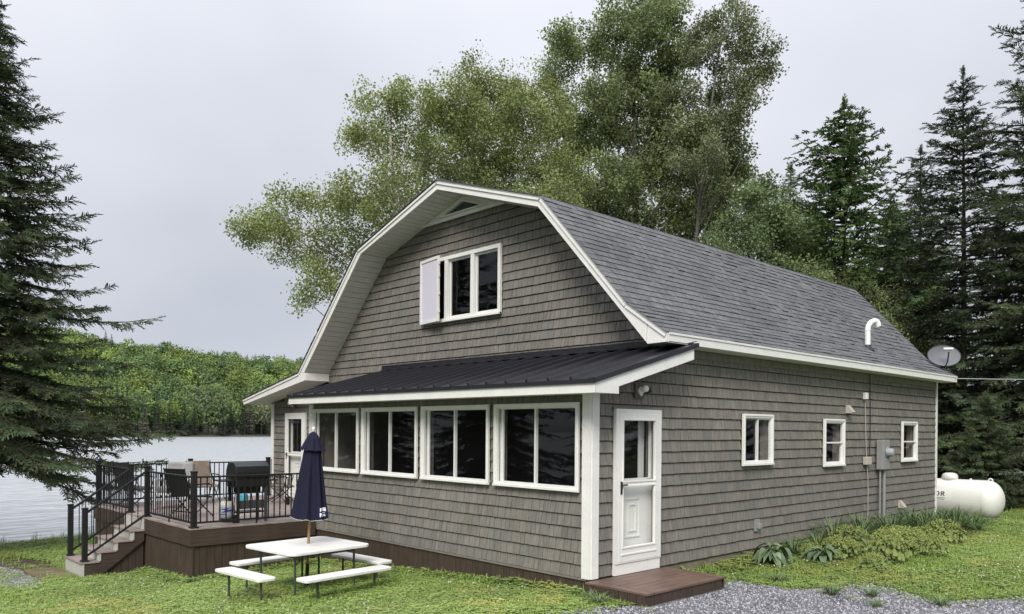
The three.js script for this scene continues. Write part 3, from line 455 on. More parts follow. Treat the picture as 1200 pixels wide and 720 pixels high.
// ------------------------------------------------------------------ deck with railing and stairs
const DY = 0.17, DX0 = -12.9, DX1 = -7.15, DZ = 2.47;
{
  const d = thing('deck', 'raised brown composite deck with black railing and stairs beside the sunroom', 'deck');
  const nb = Math.round((DZ - 0.02 - (ZG + 0.03)) / 0.14);
  for (let i = 0; i < nb; i++) { const z = DZ + 0.02 - (i + 0.5) * 0.14, x1 = z < 0.07 ? WX - 0.03 : DX1 + 0.02; mesh('deck_board', beam(V(DX0 - 0.02, DY - 0.0125, z), V(x1, DY - 0.0125, z), 0.134, 0.025), M.deckTop, d); }
  mesh('deck_frame', [box(DX1 - DX0 - 0.3, 0.05, DZ - 0.1, (DX0 + DX1) / 2, DY - 0.06, DZ / 2)], M.black, d);
  mesh('fascia_board', box(DX1 - DX0, 0.29, 0.025, (DX0 + DX1) / 2, DY - 0.173, DZ), M.brown, d);
  mesh('fascia_board', beam(V(DX1, DY - 0.173, DZ + 0.01), V(DX1, DY - 0.173, 0.03), 0.025, 0.29), M.brown, d);
  mesh('fascia_board', beam(V(DX0, DY - 0.173, DZ), V(DX0, DY - 0.173, ZG), 0.025, 0.29), M.brown, d);
  const sk = (x, z, up) => mesh('skirt_board', beam(V(x, ground(x, z) - 0.12, z), V(x, DY - 0.322, z), 0.133, 0.022, up), M.brown, d);
  for (let x = DX1 - 0.07; x > DX0; x -= 0.14) sk(x, DZ - 0.035, V(0, 0, 1));
  for (let z = DZ - 0.09; z > 0.03; z -= 0.14) sk(DX1 - 0.035, z, V(1, 0, 0));
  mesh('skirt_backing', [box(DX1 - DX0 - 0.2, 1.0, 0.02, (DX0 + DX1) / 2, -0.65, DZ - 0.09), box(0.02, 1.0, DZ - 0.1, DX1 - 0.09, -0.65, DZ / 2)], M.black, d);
  // railing
  const post = (x, z, y0, y1, parent) => mesh('post', [box(0.09, y1 - y0, 0.09, x, (y0 + y1) / 2, z, 0.006), box(0.105, 0.03, 0.105, x, y1 + 0.012, z, 0.008), box(0.14, 0.03, 0.14, x, y0 + 0.015, z, 0.008)], M.rail, parent);
  const railing = grp('railing', d);
  const run = (a, b) => { // a, b: [x, z]
    const A = V(a[0], DY, a[1]), B = V(b[0], DY, b[1]), L = A.distanceTo(B), n = Math.round(L / 0.12);
    mesh('top_rail', beam(A.clone().setY(DY + 0.905), B.clone().setY(DY + 0.905), 0.055, 0.032, V(0, 1, 0), 0.006), M.rail, railing);
    mesh('bottom_rail', beam(A.clone().setY(DY + 0.09), B.clone().setY(DY + 0.09), 0.04, 0.032), M.rail, railing);
    for (let i = 1; i < n; i++) { const p = A.clone().lerp(B, i / n); mesh('baluster', box(0.019, 0.80, 0.019, p.x, DY + 0.495, p.z), M.rail, railing); }
    if (L > 2) mesh('rail_foot', box(0.02, 0.08, 0.02, (a[0] + b[0]) / 2, DY + 0.04, (a[1] + b[1]) / 2), M.rail, railing);
  };
  const rx = DX1 - 0.06, rz = DZ - 0.07, lx = DX0 + 0.06, PA = -9.6, PC = -10.58;
  for (const [x, z] of [[rx, rz], [PA, rz], [PC, rz], [lx, rz], [lx, 0.3], [lx, -1.75]]) post(x, z, DY, DY + 0.99, railing);
  run([rx, rz], [PA, rz]); run([PC, rz], [lx, rz]); run([lx, rz], [lx, 0.3]); run([lx, 0.3], [lx, -1.75]); run([rx, rz], [rx, 0.05]);
  // stairs down towards +z
  const st = grp('stairs', d), xs0 = -10.68, xs1 = -9.5, T = [[-0.61, 3.61], [-0.435, 3.32], [-0.26, 3.02], [-0.075, 2.72]];
  T.forEach(([y, z], i) => {
    const back = i < 3 ? T[i + 1][1] - 0.02 : DZ + 0.015, below = i ? T[i - 1][0] : ground(xs1, 3.6) - 0.05;
    mesh('tread', box(xs1 - xs0 + 0.04, 0.025, z - back + 0.02, (xs0 + xs1) / 2, y - 0.0125, (z + back) / 2 + 0.01), M.deckTop, st);
    mesh('riser', box(xs1 - xs0 - 0.02, y - 0.026 - below, 0.018, (xs0 + xs1) / 2, (y - 0.026 + below) / 2, z - 0.025), M.riser, st);
    mesh('trim_board', box(0.012, y - 0.026 - below, 0.035, xs1 + 0.004, (y - 0.026 + below) / 2, z - 0.03), M.riser, st);
  });
  mesh('riser', box(xs1 - xs0 - 0.02, 0.21, 0.018, (xs0 + xs1) / 2, 0.035, DZ + 0.02), M.riser, st);
  const gy = ground(xs1, 3.4) - 0.06;
  for (const x of [xs1 - 0.03, xs0 - 0.0]) mesh('stringer', extr([[-3.59, gy], [-3.59, -0.636], [-3.30, -0.636], [-3.30, -0.461], [-3.0, -0.461], [-3.0, -0.286], [-2.70, -0.286], [-2.70, -0.101], [-2.485, -0.101], [-2.485, -0.29], [-3.36, gy]], 0.03).applyMatrix4(frameOf(V(x, 0, 0), V(0, 0, -1), V(0, 1, 0))), M.brown, st);
  for (let z = 2.55; z < 3.3; z += 0.14) mesh('skirt_board', beam(V(xs1 - 0.06, gy - 0.05, z), V(xs1 - 0.06, lerp(-0.31, -0.83, (z - 2.485) / 0.875), z), 0.133, 0.02, V(1, 0, 0)), M.brown, st);
  for (const x of [PA, PC]) {
    post(x, 3.53, -0.61, 0.39, st);
    const a0 = V(x, DY + 0.9, rz + 0.03), a1 = V(x, 0.33, 3.49), b0 = V(x, DY + 0.02, rz + 0.06), b1 = V(x, -0.50, 3.49);
    mesh('hand_rail', beam(a0, a1, 0.055, 0.04, V(0, 1, 0), 0.006), M.rail, st); mesh('bottom_rail', beam(b0, b1, 0.04, 0.034), M.rail, st);
    for (let i = 1; i < 9; i++) { const p = b0.clone().lerp(b1, i / 9), q = a0.clone().lerp(a1, i / 9); mesh('baluster', rod(V(p.x, p.y, p.z), V(p.x, q.y, p.z), 0.0095, 0.0095, 6), M.rail, st); }
  }
}
tag(mesh('paving_slab', extr([[-11.0, -4.24], [-9.6, -4.22], [-9.72, -3.6], [-10.95, -3.68]], 0.05, [], 0.006).rotateX(-Math.PI / 2).translate(0, ground(-10.3, 3.9) + 0.0, 0), S(lin(0.30, 0.25, 0.17), { map: tConc })), 'flat tan paving slab on the ground at the foot of the deck stairs', 'slab');

// ------------------------------------------------------------------ picnic table with four benches
{
  const gy = -0.545, t = thing('picnic_table', 'white plastic topped picnic table with four attached benches and dark steel legs on the lawn', 'picnic table', [-4.05, gy, 1.89]);
  t.rotation.y = 0.09;
  const slab = (w, d, h, r) => { const s = new THREE.Shape(); const a = w / 2, b = d / 2; s.moveTo(-a + r, -b); s.lineTo(a - r, -b); s.absarc(a - r, -b + r, r, -Math.PI / 2, 0); s.lineTo(a, b - r); s.absarc(a - r, b - r, r, 0, Math.PI / 2); s.lineTo(-a + r, b); s.absarc(-a + r, b - r, r, Math.PI / 2, Math.PI); s.lineTo(-a, -b + r); s.absarc(-a + r, -b + r, r, Math.PI, Math.PI * 1.5); const g = new THREE.ExtrudeGeometry(s, { depth: h - 0.02, bevelEnabled: true, bevelSize: 0.01, bevelThickness: 0.01, bevelSegments: 3 }); g.deleteAttribute('uv'); return finish(g.rotateX(-Math.PI / 2)); };
  mesh('tabletop', slab(1.28, 1.42, 0.045, 0.12).translate(0, 0.70, 0), M.plastic, t);
  const bench = (x, z, w, d) => mesh('bench_seat', slab(w, d, 0.045, 0.05).translate(x, 0.40, z), M.plastic, t);
  bench(0, 1.05, 1.22, 0.27); bench(0.04, -0.98, 1.26, 0.27); bench(0.99, 0.02, 0.27, 1.5); bench(-0.9, 0.0, 0.27, 1.46);
  const lg = (x, z, h) => mesh('leg', [rod(V(x, 0.01, z), V(x, h, z), 0.017, 0.017, 10)], M.steelDark, t);
  for (const [sx, sz] of [[1, 1], [1, -1], [-1, 1], [-1, -1]]) {
    const px = sx * 0.46, pz = sz * 0.52, bx = sx > 0 ? 0.99 : -0.9, bz = sz > 0 ? 1.05 : -0.98;
    lg(px, pz, 0.70); lg(sx * 0.44, bz, 0.405); lg(bx, sz * 0.5, 0.405);
    mesh('ground_bar', rod(V(px, 0.025, pz), V(sx * 0.44, 0.025, bz), 0.012, 0.012, 8), M.steelDark, t);
    mesh('ground_bar', rod(V(px, 0.025, pz), V(bx, 0.025, sz * 0.5), 0.012, 0.012, 8), M.steelDark, t);
  }
  for (const z of [-0.48, 0.48]) mesh('cross_bar', rod(V(-0.46, 0.64, z * 1.083), V(0.46, 0.64, z * 1.083), 0.012), M.steelDark, t);
  for (const x of [-0.46, 0.46]) mesh('cross_bar', rod(V(x, 0.64, -0.52), V(x, 0.64, 0.52), 0.012), M.steelDark, t);
  mesh('brace', rod(V(-0.42, 0.52, -0.48), V(0, 0.66, 0), 0.009), M.steelDark, t); mesh('brace', rod(V(0.42, 0.52, 0.48), V(0, 0.66, 0), 0.009), M.steelDark, t);
}
// ------------------------------------------------------------------ closed patio umbrella standing in the table
{
  const t = thing('patio_umbrella', 'closed navy blue patio umbrella on a wooden pole through the white picnic table', 'umbrella', [-4.14, -0.54, 1.86]);
  t.rotation.set(0, 0, 0); const lean = new THREE.Matrix4().makeRotationFromEuler(new THREE.Euler(-0.022, 0, -0.034));
  mesh('pole', [rod(V(0, 0, 0), V(0, 1.3, 0), 0.021, 0.021, 12)].map(g => g.applyMatrix4(lean)), M.pole, t);
  mesh('pole_base', [rod(V(0, 0.0, 0), V(0, 0.42, 0), 0.03, 0.028, 12), lathe([[0.0, 0.0], [0.2, 0.0], [0.2, 0.03], [0.05, 0.05], [0.035, 0.10]], 20)].map(g => g.applyMatrix4(lean)), M.black, t);
  const canopy = (prof, folds, amp, hem, seed) => { // profile [y, r]
    const N = 96, K = prof.length, P = [], U = [], I = [];
    for (let k = 0; k < K; k++) for (let i = 0; i <= N; i++) {
      const a = i / N * Math.PI * 2, f = k / (K - 1), w = 0.6 * Math.cos(folds * a + 0.6 * Math.sin(3 * a + seed)) + 0.4 * Math.cos((folds * 2 - 3) * a + seed * 2 + f), r = prof[k][1] * (1 + amp * w * Math.min(1, f * 2.2));
      P.push(Math.cos(a) * r, prof[k][0] + (k === K - 1 ? hem * w : 0), Math.sin(a) * r * 0.86); U.push(a * 0.3, prof[k][0]);
    }
    for (let k = 0; k + 1 < K; k++) for (let i = 0; i < N; i++) { const a = k * (N + 1) + i, b = a + N + 1; I.push(a, b, a + 1, a + 1, b, b + 1); }
    const g = new THREE.BufferGeometry(); g.setAttribute('position', new THREE.Float32BufferAttribute(P, 3)); g.setAttribute('uv', new THREE.Float32BufferAttribute(U, 2)); g.setIndex(I); g.computeVertexNormals(); return finish(g).applyMatrix4(lean);
  };
  const prof = []; for (let i = 0; i <= 14; i++) { const f = i / 14; prof.push([2.34 - 1.22 * f, lerp(0.115, 0.275, Math.pow(f, 0.8)) - 0.02 * Math.sin(f * 3.1)]); }
  const can = mesh('canopy', canopy(prof, 8, 0.20, 0.018, 1), M.navy, t);
  mesh('vent_cap', canopy([[2.46, 0.012], [2.43, 0.06], [2.36, 0.105], [2.28, 0.145], [2.20, 0.185], [2.17, 0.20]], 9, 0.12, 0.012, 2), M.navy, t);
  mesh('piping', (() => { const pts = []; for (let i = 0; i <= 96; i++) { const a = i / 96 * Math.PI * 2, w = 0.6 * Math.cos(8 * a + 0.6 * Math.sin(3 * a + 1)) + 0.4 * Math.cos(13 * a + 2 + 1), r = 0.2745 * (1 + 0.2 * w); pts.push(V(Math.cos(a) * r, 1.118 + 0.018 * w, Math.sin(a) * r * 0.86)); } return tube(pts, 0.004, 192, 5).applyMatrix4(lean); })(), S(lin(0.5, 0.5, 0.52)), can);
  mesh('finial', [lathe([[0, 0.075], [0.012, 0.072], [0.022, 0.055], [0.022, 0.035], [0.012, 0.02], [0.018, 0.0], [0, 0]], 14).translate(0, 2.455, 0).applyMatrix4(lean)], M.white, t);
  // printed panel on the lower hem, towards the house corner
  const cv = document.createElement('canvas'); cv.width = 128; cv.height = 128; const c = cv.getContext('2d'); c.fillStyle = '#0d0f38'; c.fillRect(0, 0, 128, 128); c.fillStyle = '#eceef6'; c.font = 'bold 58px sans-serif'; c.textAlign = 'center'; c.fillText('P\u2019', 44, 54); c.fillRect(66, 12, 46, 44); c.font = 'bold 66px sans-serif'; c.fillText('MS', 64, 118);
  const ct = new THREE.CanvasTexture(cv); ct.colorSpace = THREE.SRGBColorSpace;
  const a0 = -0.72, a1 = 0.10, P = [], U = [], I = []; for (let j = 0; j <= 6; j++) for (let i = 0; i <= 10; i++) { const a = lerp(a1, a0, i / 10), y = 1.16 + 0.16 * j / 6, f = (2.34 - y) / 1.22, w = 0.6 * Math.cos(8 * a + 0.6 * Math.sin(3 * a + 1)) + 0.4 * Math.cos(13 * a + 2 + f), r = (lerp(0.115, 0.275, Math.pow(f, 0.8)) - 0.02 * Math.sin(f * 3.1)) * (1 + 0.2 * w) + 0.006; P.push(Math.cos(a) * r, y, Math.sin(a) * r * 0.86); U.push(i / 10, j / 6); }
  for (let j = 0; j < 6; j++) for (let i = 0; i < 10; i++) { const a = j * 11 + i; I.push(a, a + 1, a + 11, a + 1, a + 12, a + 11); }
  const g = new THREE.BufferGeometry(); g.setAttribute('position', new THREE.Float32BufferAttribute(P, 3)); g.setAttribute('uv', new THREE.Float32BufferAttribute(U, 2)); g.setIndex(I); g.computeVertexNormals();
  const pm = mesh('printed_panel', finish(g).applyMatrix4(lean), S(0xffffff, { map: ct, roughness: 0.9 }), t); pm.userData.label = 'white lettering printed on the hem of the umbrella';
}

// ------------------------------------------------------------------ on the deck
{ // gas grill, seen from behind
  const t = thing('gas_grill', 'black gas barbecue grill on a wheeled cart behind the deck railing', 'grill', [-7.64, DY, 1.2]); t.rotation.y = Math.PI / 2; t.scale.set(0.84, 0.93, 0.9);   // local x runs along -z
  const W = 0.84;
  mesh('firebox', [box(W - 0.06, 0.22, 0.46, 0, 0.82, 0, 0.02)], M.black, t);
  const lid = extr([[-0.25, 0.0], [0.25, 0.0], [0.25, 0.1], [0.19, 0.22], [0.08, 0.275], [-0.12, 0.275], [-0.22, 0.2], [-0.25, 0.08]], W - 0.06, [], 0.012); lid.translate(0, 0, -(W - 0.06) / 2).rotateY(Math.PI / 2).translate(0, 0.935, 0);
  const l = mesh('lid', lid, M.blackGloss, t); mesh('lid_handle', [rod(V(-0.3, 1.08, -0.30), V(0.3, 1.08, -0.30), 0.013), box(W - 0.1, 0.05, 0.012, 0, 1.01, 0.262)], M.blackGloss, l);
  mesh('side_shelf', box(0.30, 0.03, 0.44, -0.58, 0.86, 0, 0.01), M.black, t); mesh('side_shelf', box(0.22, 0.03, 0.42, 0.52, 0.84, 0, 0.01), M.black, t);
  for (const [x, z] of [[-0.33, 0.2], [-0.33, -0.2], [0.33, 0.2], [0.33, -0.2]]) mesh('leg', box(0.055, 0.74, 0.055, x, 0.37, z), x > 0 ? M.greyBoxDark ??= S(lin(0.06, 0.065, 0.065)) : M.black, t);
  mesh('cart_panel', box(0.66, 0.17, 0.02, 0, 0.36, 0.19), M.greyBoxDark, t); mesh('cart_shelf', box(0.62, 0.03, 0.36, 0, 0.2, 0), M.black, t); mesh('burner_box', box(0.5, 0.14, 0.3, -0.02, 0.66, 0), M.black, t);
  for (const z of [0.2, -0.2]) mesh('wheel', [rod(V(-0.40, 0.085, z - 0.02), V(-0.40, 0.085, z + 0.02), 0.085, 0.085, 20)], M.black, t);
}
{ // white propane cylinder
  const t = thing('propane_cylinder', 'small grey white propane cylinder with blue label beside the grill', 'gas cylinder', [-7.78, DY, 1.56]);
  mesh('cylinder_body', lathe([[0, 0.05], [0.08, 0.055], [0.125, 0.085], [0.15, 0.13], [0.152, 0.30], [0.135, 0.355], [0.09, 0.39], [0.04, 0.4], [0, 0.4]], 28), S(lin(0.58, 0.59, 0.58), { roughness: 0.45, map: tDirt }), t);
  mesh('foot_ring', lathe([[0.10, 0.0], [0.105, 0.0], [0.105, 0.065], [0.10, 0.065], [0.10, 0]], 24), M.black, t);
  mesh('collar', [tube([V(-0.075, 0.38, 0), V(-0.08, 0.46, 0.02), V(-0.05, 0.52, 0.03), V(0.05, 0.52, 0.03), V(0.08, 0.46, 0.02), V(0.075, 0.38, 0)], 0.012, 24, 6)], M.greyMetal, t);
  mesh('valve', [rod(V(0, 0.39, 0), V(0, 0.46, 0), 0.02), rod(V(-0.05, 0.45, 0), V(0.05, 0.45, 0), 0.022)], M.black, t);
  const cv = document.createElement('canvas'); cv.width = 256; cv.height = 128; const c = cv.getContext('2d'); c.fillStyle = '#aeb2b4'; c.fillRect(0, 0, 256, 128); c.fillStyle = '#1b3f9c'; c.beginPath(); c.moveTo(6, 30); c.lineTo(150, 14); c.lineTo(110, 48); c.lineTo(240, 30); c.lineTo(150, 112); c.lineTo(178, 66); c.lineTo(40, 92); c.lineTo(96, 46); c.closePath(); c.fill(); c.fillRect(8, 104, 90, 16);
  const ct = new THREE.CanvasTexture(cv); ct.colorSpace = THREE.SRGBColorSpace;
  const lb = new THREE.CylinderGeometry(0.1545, 0.1545, 0.15, 24, 1, true, Math.PI / 2 - 1.4, 2.4); mesh('label_band', finish(lb).translate(0, 0.215, 0), S(0xffffff, { map: ct, roughness: 0.5 }), t);
}
function slingChair(label, pos, turn, fabric, frameMat, group, wide = 0.56) {   // faces local +z
  const t = thing('patio_chair', label, 'chair', pos, group); t.rotation.y = turn; const w = wide / 2, r = 0.0125;
  mesh('seat', [extr([[-0.25, 0.43], [0.24, 0.40], [0.27, 0.37], [0.28, 0.385], [0.245, 0.415], [-0.25, 0.445]], wide - 0.06).rotateY(-Math.PI / 2).translate(w - 0.03, 0, 0)], fabric, t);
  mesh('backrest', [extr([[-0.24, 0.44], [-0.30, 0.62], [-0.40, 0.98], [-0.415, 0.98], [-0.315, 0.62], [-0.255, 0.435]], wide - 0.06).rotateY(-Math.PI / 2).translate(w - 0.03, 0, 0)], fabric, t);
  for (const s of [-1, 1]) {
    mesh('side_frame', tube([V(s * w, 0.99, -0.41), V(s * w, 0.62, -0.31), V(s * w, 0.44, -0.25), V(s * w, 0.405, 0.22), V(s * w, 0.37, 0.28)], r, 24, 6), frameMat, t);
    mesh('arm', [tube([V(s * (w + 0.01), 0.66, -0.32), V(s * (w + 0.02), 0.665, 0.05), V(s * (w + 0.02), 0.64, 0.25)], r, 12, 6), box(0.045, 0.016, 0.42, s * (w + 0.02), 0.672, -0.02, 0.006)], frameMat, t);
    mesh('leg', tube([V(s * (w + 0.02), 0.64, 0.25), V(s * (w + 0.01), 0.3, 0.12), V(s * (w + 0.02), 0.0, -0.28)], r, 14, 6), frameMat, t);
    mesh('leg', tube([V(s * (w + 0.01), 0.66, -0.30), V(s * w, 0.3, -0.02), V(s * (w + 0.02), 0.0, 0.30)], r, 14, 6), frameMat, t);
  }
  mesh('stretcher', [rod(V(-w, 0.40, 0.24), V(w, 0.40, 0.24), r), rod(V(-w, 0.12, -0.2), V(w, 0.12, -0.2), r)], frameMat, t);
  return t;
}
const CG = 'patio chairs on the deck';
slingChair('black mesh patio chair with its back to the front railing', [-9.05, DY, 1.75], 0.35 + Math.PI, M.black, M.black, CG, 0.58);
slingChair('tan sling patio chair on the lake side of the deck, facing away from the water', [-11.9, DY, 0.35], 1.5, M.tan, M.black, CG);
slingChair('tan sling patio chair behind the grill near the left storm door', [-10.6, DY, -0.95], 2.4, M.tan, M.black, CG);
slingChair('dark patio chair in the lake side corner of the deck by the stairs', [-12.0, DY, 1.85], 2.2, M.black, M.black, CG);
{ // pale cushioned armchair
  const t = thing('cushioned_armchair', 'pale grey cushioned armchair on the deck beyond the stair posts', 'chair', [-11.0, DY, 1.35]); t.rotation.y = 0.9;
  mesh('seat_cushion', box(0.58, 0.14, 0.56, 0, 0.42, 0.02, 0.05), M.cushion, t); mesh('back_cushion', box(0.58, 0.62, 0.16, 0, 0.74, -0.3, 0.06).applyMatrix4(new THREE.Matrix4().makeRotationX(-0.12)), M.cushion, t);
  for (const s of [-1, 1]) { mesh('arm', box(0.06, 0.05, 0.6, s * 0.34, 0.63, 0, 0.015), M.white, t); for (const z of [-0.3, 0.28]) mesh('leg', box(0.05, 0.62, 0.05, s * 0.34, 0.31, z, 0.008), M.white, t); }
  mesh('seat_frame', box(0.66, 0.05, 0.6, 0, 0.33, 0), M.white, t);
}
{ // small dark side table with things by the door
  const t = thing('side_table', 'small dark side table between the tan chairs on the deck', 'table', [-11.25, DY, -0.35]);
  mesh('tabletop', lathe([[0, 0.46], [0.24, 0.46], [0.25, 0.475], [0.24, 0.49], [0, 0.49]], 24), M.black, t);
  for (let i = 0; i < 4; i++) { const a = i * Math.PI / 2 + 0.5; mesh('leg', rod(V(Math.cos(a) * 0.21, 0, Math.sin(a) * 0.21), V(Math.cos(a) * 0.15, 0.46, Math.sin(a) * 0.15), 0.012), M.black, t); }
}
{ const t = thing('grill_brush', 'dark grill brush hanging from the end shelf of the grill', 'brush', [-7.66, DY + 0.22, 0.36]); mesh('handle', rod(V(0, 0.20, 0), V(0, 0.6, 0.0), 0.012), M.black, t); mesh('head', box(0.09, 0.16, 0.06, 0, 0.12, 0, 0.02), M.black, t); }
{ const t = thing('watering_jug', 'teal plastic jug standing on the deck behind the grill shelf', 'jug', [-10.9, DY, -0.2]); t.scale.setScalar(0.7); mesh('jug_body', lathe([[0, 0], [0.13, 0], [0.14, 0.05], [0.14, 0.28], [0.10, 0.36], [0.05, 0.40], [0.05, 0.45], [0, 0.45]], 20), M.teal, t); mesh('handle', tube([V(0.05, 0.42, 0), V(0.16, 0.38, 0), V(0.15, 0.22, 0)], 0.014, 14, 6), M.teal, t); }

// ------------------------------------------------------------------ fittings and things around the cottage
function wallLamp(label, F) { // twin-head flood lamp
  const t = thing('wall_lamp', label, 'lamp', [0, 0, 0], 'flood lamps on the walls'); t.applyMatrix4(F);
  mesh('mounting_block', box(0.19, 0.21, 0.03, 0, 0, 0.012), M.greyBoxB ??= S(lin(0.15, 0.13, 0.115), { map: tDirt }), t); mesh('plate', lathe([[0, 0.05], [0.05, 0.045], [0.06, 0.0], [0, 0]], 20).rotateX(Math.PI / 2).translate(0, 0, 0.026), M.white, t);
  mesh('bulb', [lathe([[0, 0.12], [0.03, 0.115], [0.05, 0.09], [0.045, 0.05], [0.025, 0.0], [0, 0]], 18).applyMatrix4(new THREE.Matrix4().makeRotationX(1.25).premultiply(new THREE.Matrix4().makeTranslation(-0.01, 0.0, 0.06)))], M.bulb, t);
  mesh('sensor', [lathe([[0, 0.13], [0.04, 0.12], [0.045, 0.05], [0.02, 0], [0, 0]], 16).applyMatrix4(new THREE.Matrix4().makeRotationFromEuler(new THREE.Euler(1.25, 0, -0.9)).premultiply(new THREE.Matrix4().makeTranslation(0.03, -0.01, 0.05)))], M.black, t);
  mesh('arm', rod(V(0.0, -0.02, 0.05), V(-0.005, -0.075, 0.05), 0.02), M.white, t);
}
wallLamp('small flood lamp on the shake wall above the side storm door', frameOf(V(0.004, 2.53, -1.0), V(0, 0, -1), V(0, 1, 0)));
wallLamp('small flood lamp on the wall above the left storm door', frameOf(V(-11.64, 2.58, ZG + 0.004), V(1, 0, 0), V(0, 1, 0)));
{
  const t = thing('electric_meter', 'grey electric meter box with conduit on the long shake wall', 'meter', [0.03, 0, -9.34]);
  mesh('meter_box', box(0.14, 0.63, 0.36, 0.07, 1.50, 0, 0.012), M.greyBox, t);
  const dome = mesh('meter_dome', lathe([[0, 0.14], [0.06, 0.135], [0.085, 0.11], [0.09, 0.03], [0.105, 0.02], [0.105, 0], [0, 0]], 24).rotateZ(-Math.PI / 2).translate(0.14, 1.55, -0.04), S(lin(0.34, 0.35, 0.36), { roughness: 0.2 }), t);
  mesh('meter_ring', lathe([[0.1, 0], [0.118, 0.0], [0.118, 0.03], [0.1, 0.03]], 24).rotateZ(-Math.PI / 2).translate(0.141, 1.55, -0.04), M.greyMetal, dome);
  mesh('cover_plate', box(0.006, 0.24, 0.28, 0.144, 1.31, 0), M.greyBox, t);
  mesh('conduit', rod(V(0.07, 1.19, -0.06), V(0.07, -0.2, -0.06), 0.034, 0.034, 12), M.greyBox, t); mesh('conduit', rod(V(0.05, 1.19, 0.10), V(0.05, -0.2, 0.10), 0.02, 0.02, 10), M.greyBox, t);
}
{
  const b = V(0.06, 3.50, -13.0), t = thing('satellite_dish', 'grey oval satellite dish on a mast at the far roof corner', 'satellite dish', [b.x, b.y, b.z]);
  mesh('mast', [tube([V(-0.02, 0.0, 0), V(0, 0.16, 0.02), V(0.0, 0.26, -0.05)], 0.024, 10, 8), box(0.16, 0.02, 0.14, -0.02, 0.005, 0)], M.black, t);
  // shallow oval bowl facing the camera side and up
  const N = 40, K = 8, P = [], I = []; for (let k = 0; k <= K; k++) for (let i = 0; i < N; i++) { const r = k / K, a = i / N * 2 * Math.PI; P.push(Math.cos(a) * 0.37 * r, Math.sin(a) * 0.29 * r, 0.075 * r * r); } for (let k = 0; k < K; k++) for (let i = 0; i < N; i++) { const a = k * N + i, c = k * N + (i + 1) % N; I.push(a, c, a + N, c, c + N, a + N); }
  const g = new THREE.BufferGeometry(); g.setAttribute('position', new THREE.Float32BufferAttribute(P, 3)); g.setIndex(I); g.computeVertexNormals();
  const R = new THREE.Matrix4().makeTranslation(0.02, 0.33, 0).multiply(new THREE.Matrix4().makeRotationFromEuler(new THREE.Euler(-0.42, 0.62, 0, 'YXZ')));
  const bowl = finish(g), rim = finish(new THREE.TorusGeometry(1, 0.016, 6, 48)).scale(0.37, 0.29, 1).translate(0, 0, 0.075);
  mesh('reflector', bowl.applyMatrix4(R), S(lin(0.15, 0.16, 0.185), { roughness: 0.6, map: tDirt }), t); mesh('rim', rim.applyMatrix4(R), S(lin(0.12, 0.125, 0.14)), t);
  mesh('feed_arm', tube([V(0, -0.29, 0.06), V(0, -0.24, 0.24), V(0, -0.08, 0.40)], 0.016, 12, 6).applyMatrix4(R), M.black, t);
  mesh('feed_horn', [box(0.22, 0.055, 0.06, 0, 0.0, 0.40, 0.02), rod(V(-0.06, 0, 0.40), V(-0.06, 0.02, 0.32), 0.03), rod(V(0.06, 0, 0.40), V(0.06, 0.02, 0.32), 0.03)].map(q => q.applyMatrix4(R)), M.white, t);
}
tag(mesh('overhead_cable', tube([V(0.1, 3.30, -12.9), V(2.2, 3.26, -14.0), V(5.2, 3.42, -15.6), V(8.5, 3.75, -17.4)], 0.011, 40, 5), M.greyMetal), 'thin service cable strung from the roof corner towards the conifers', 'cable');
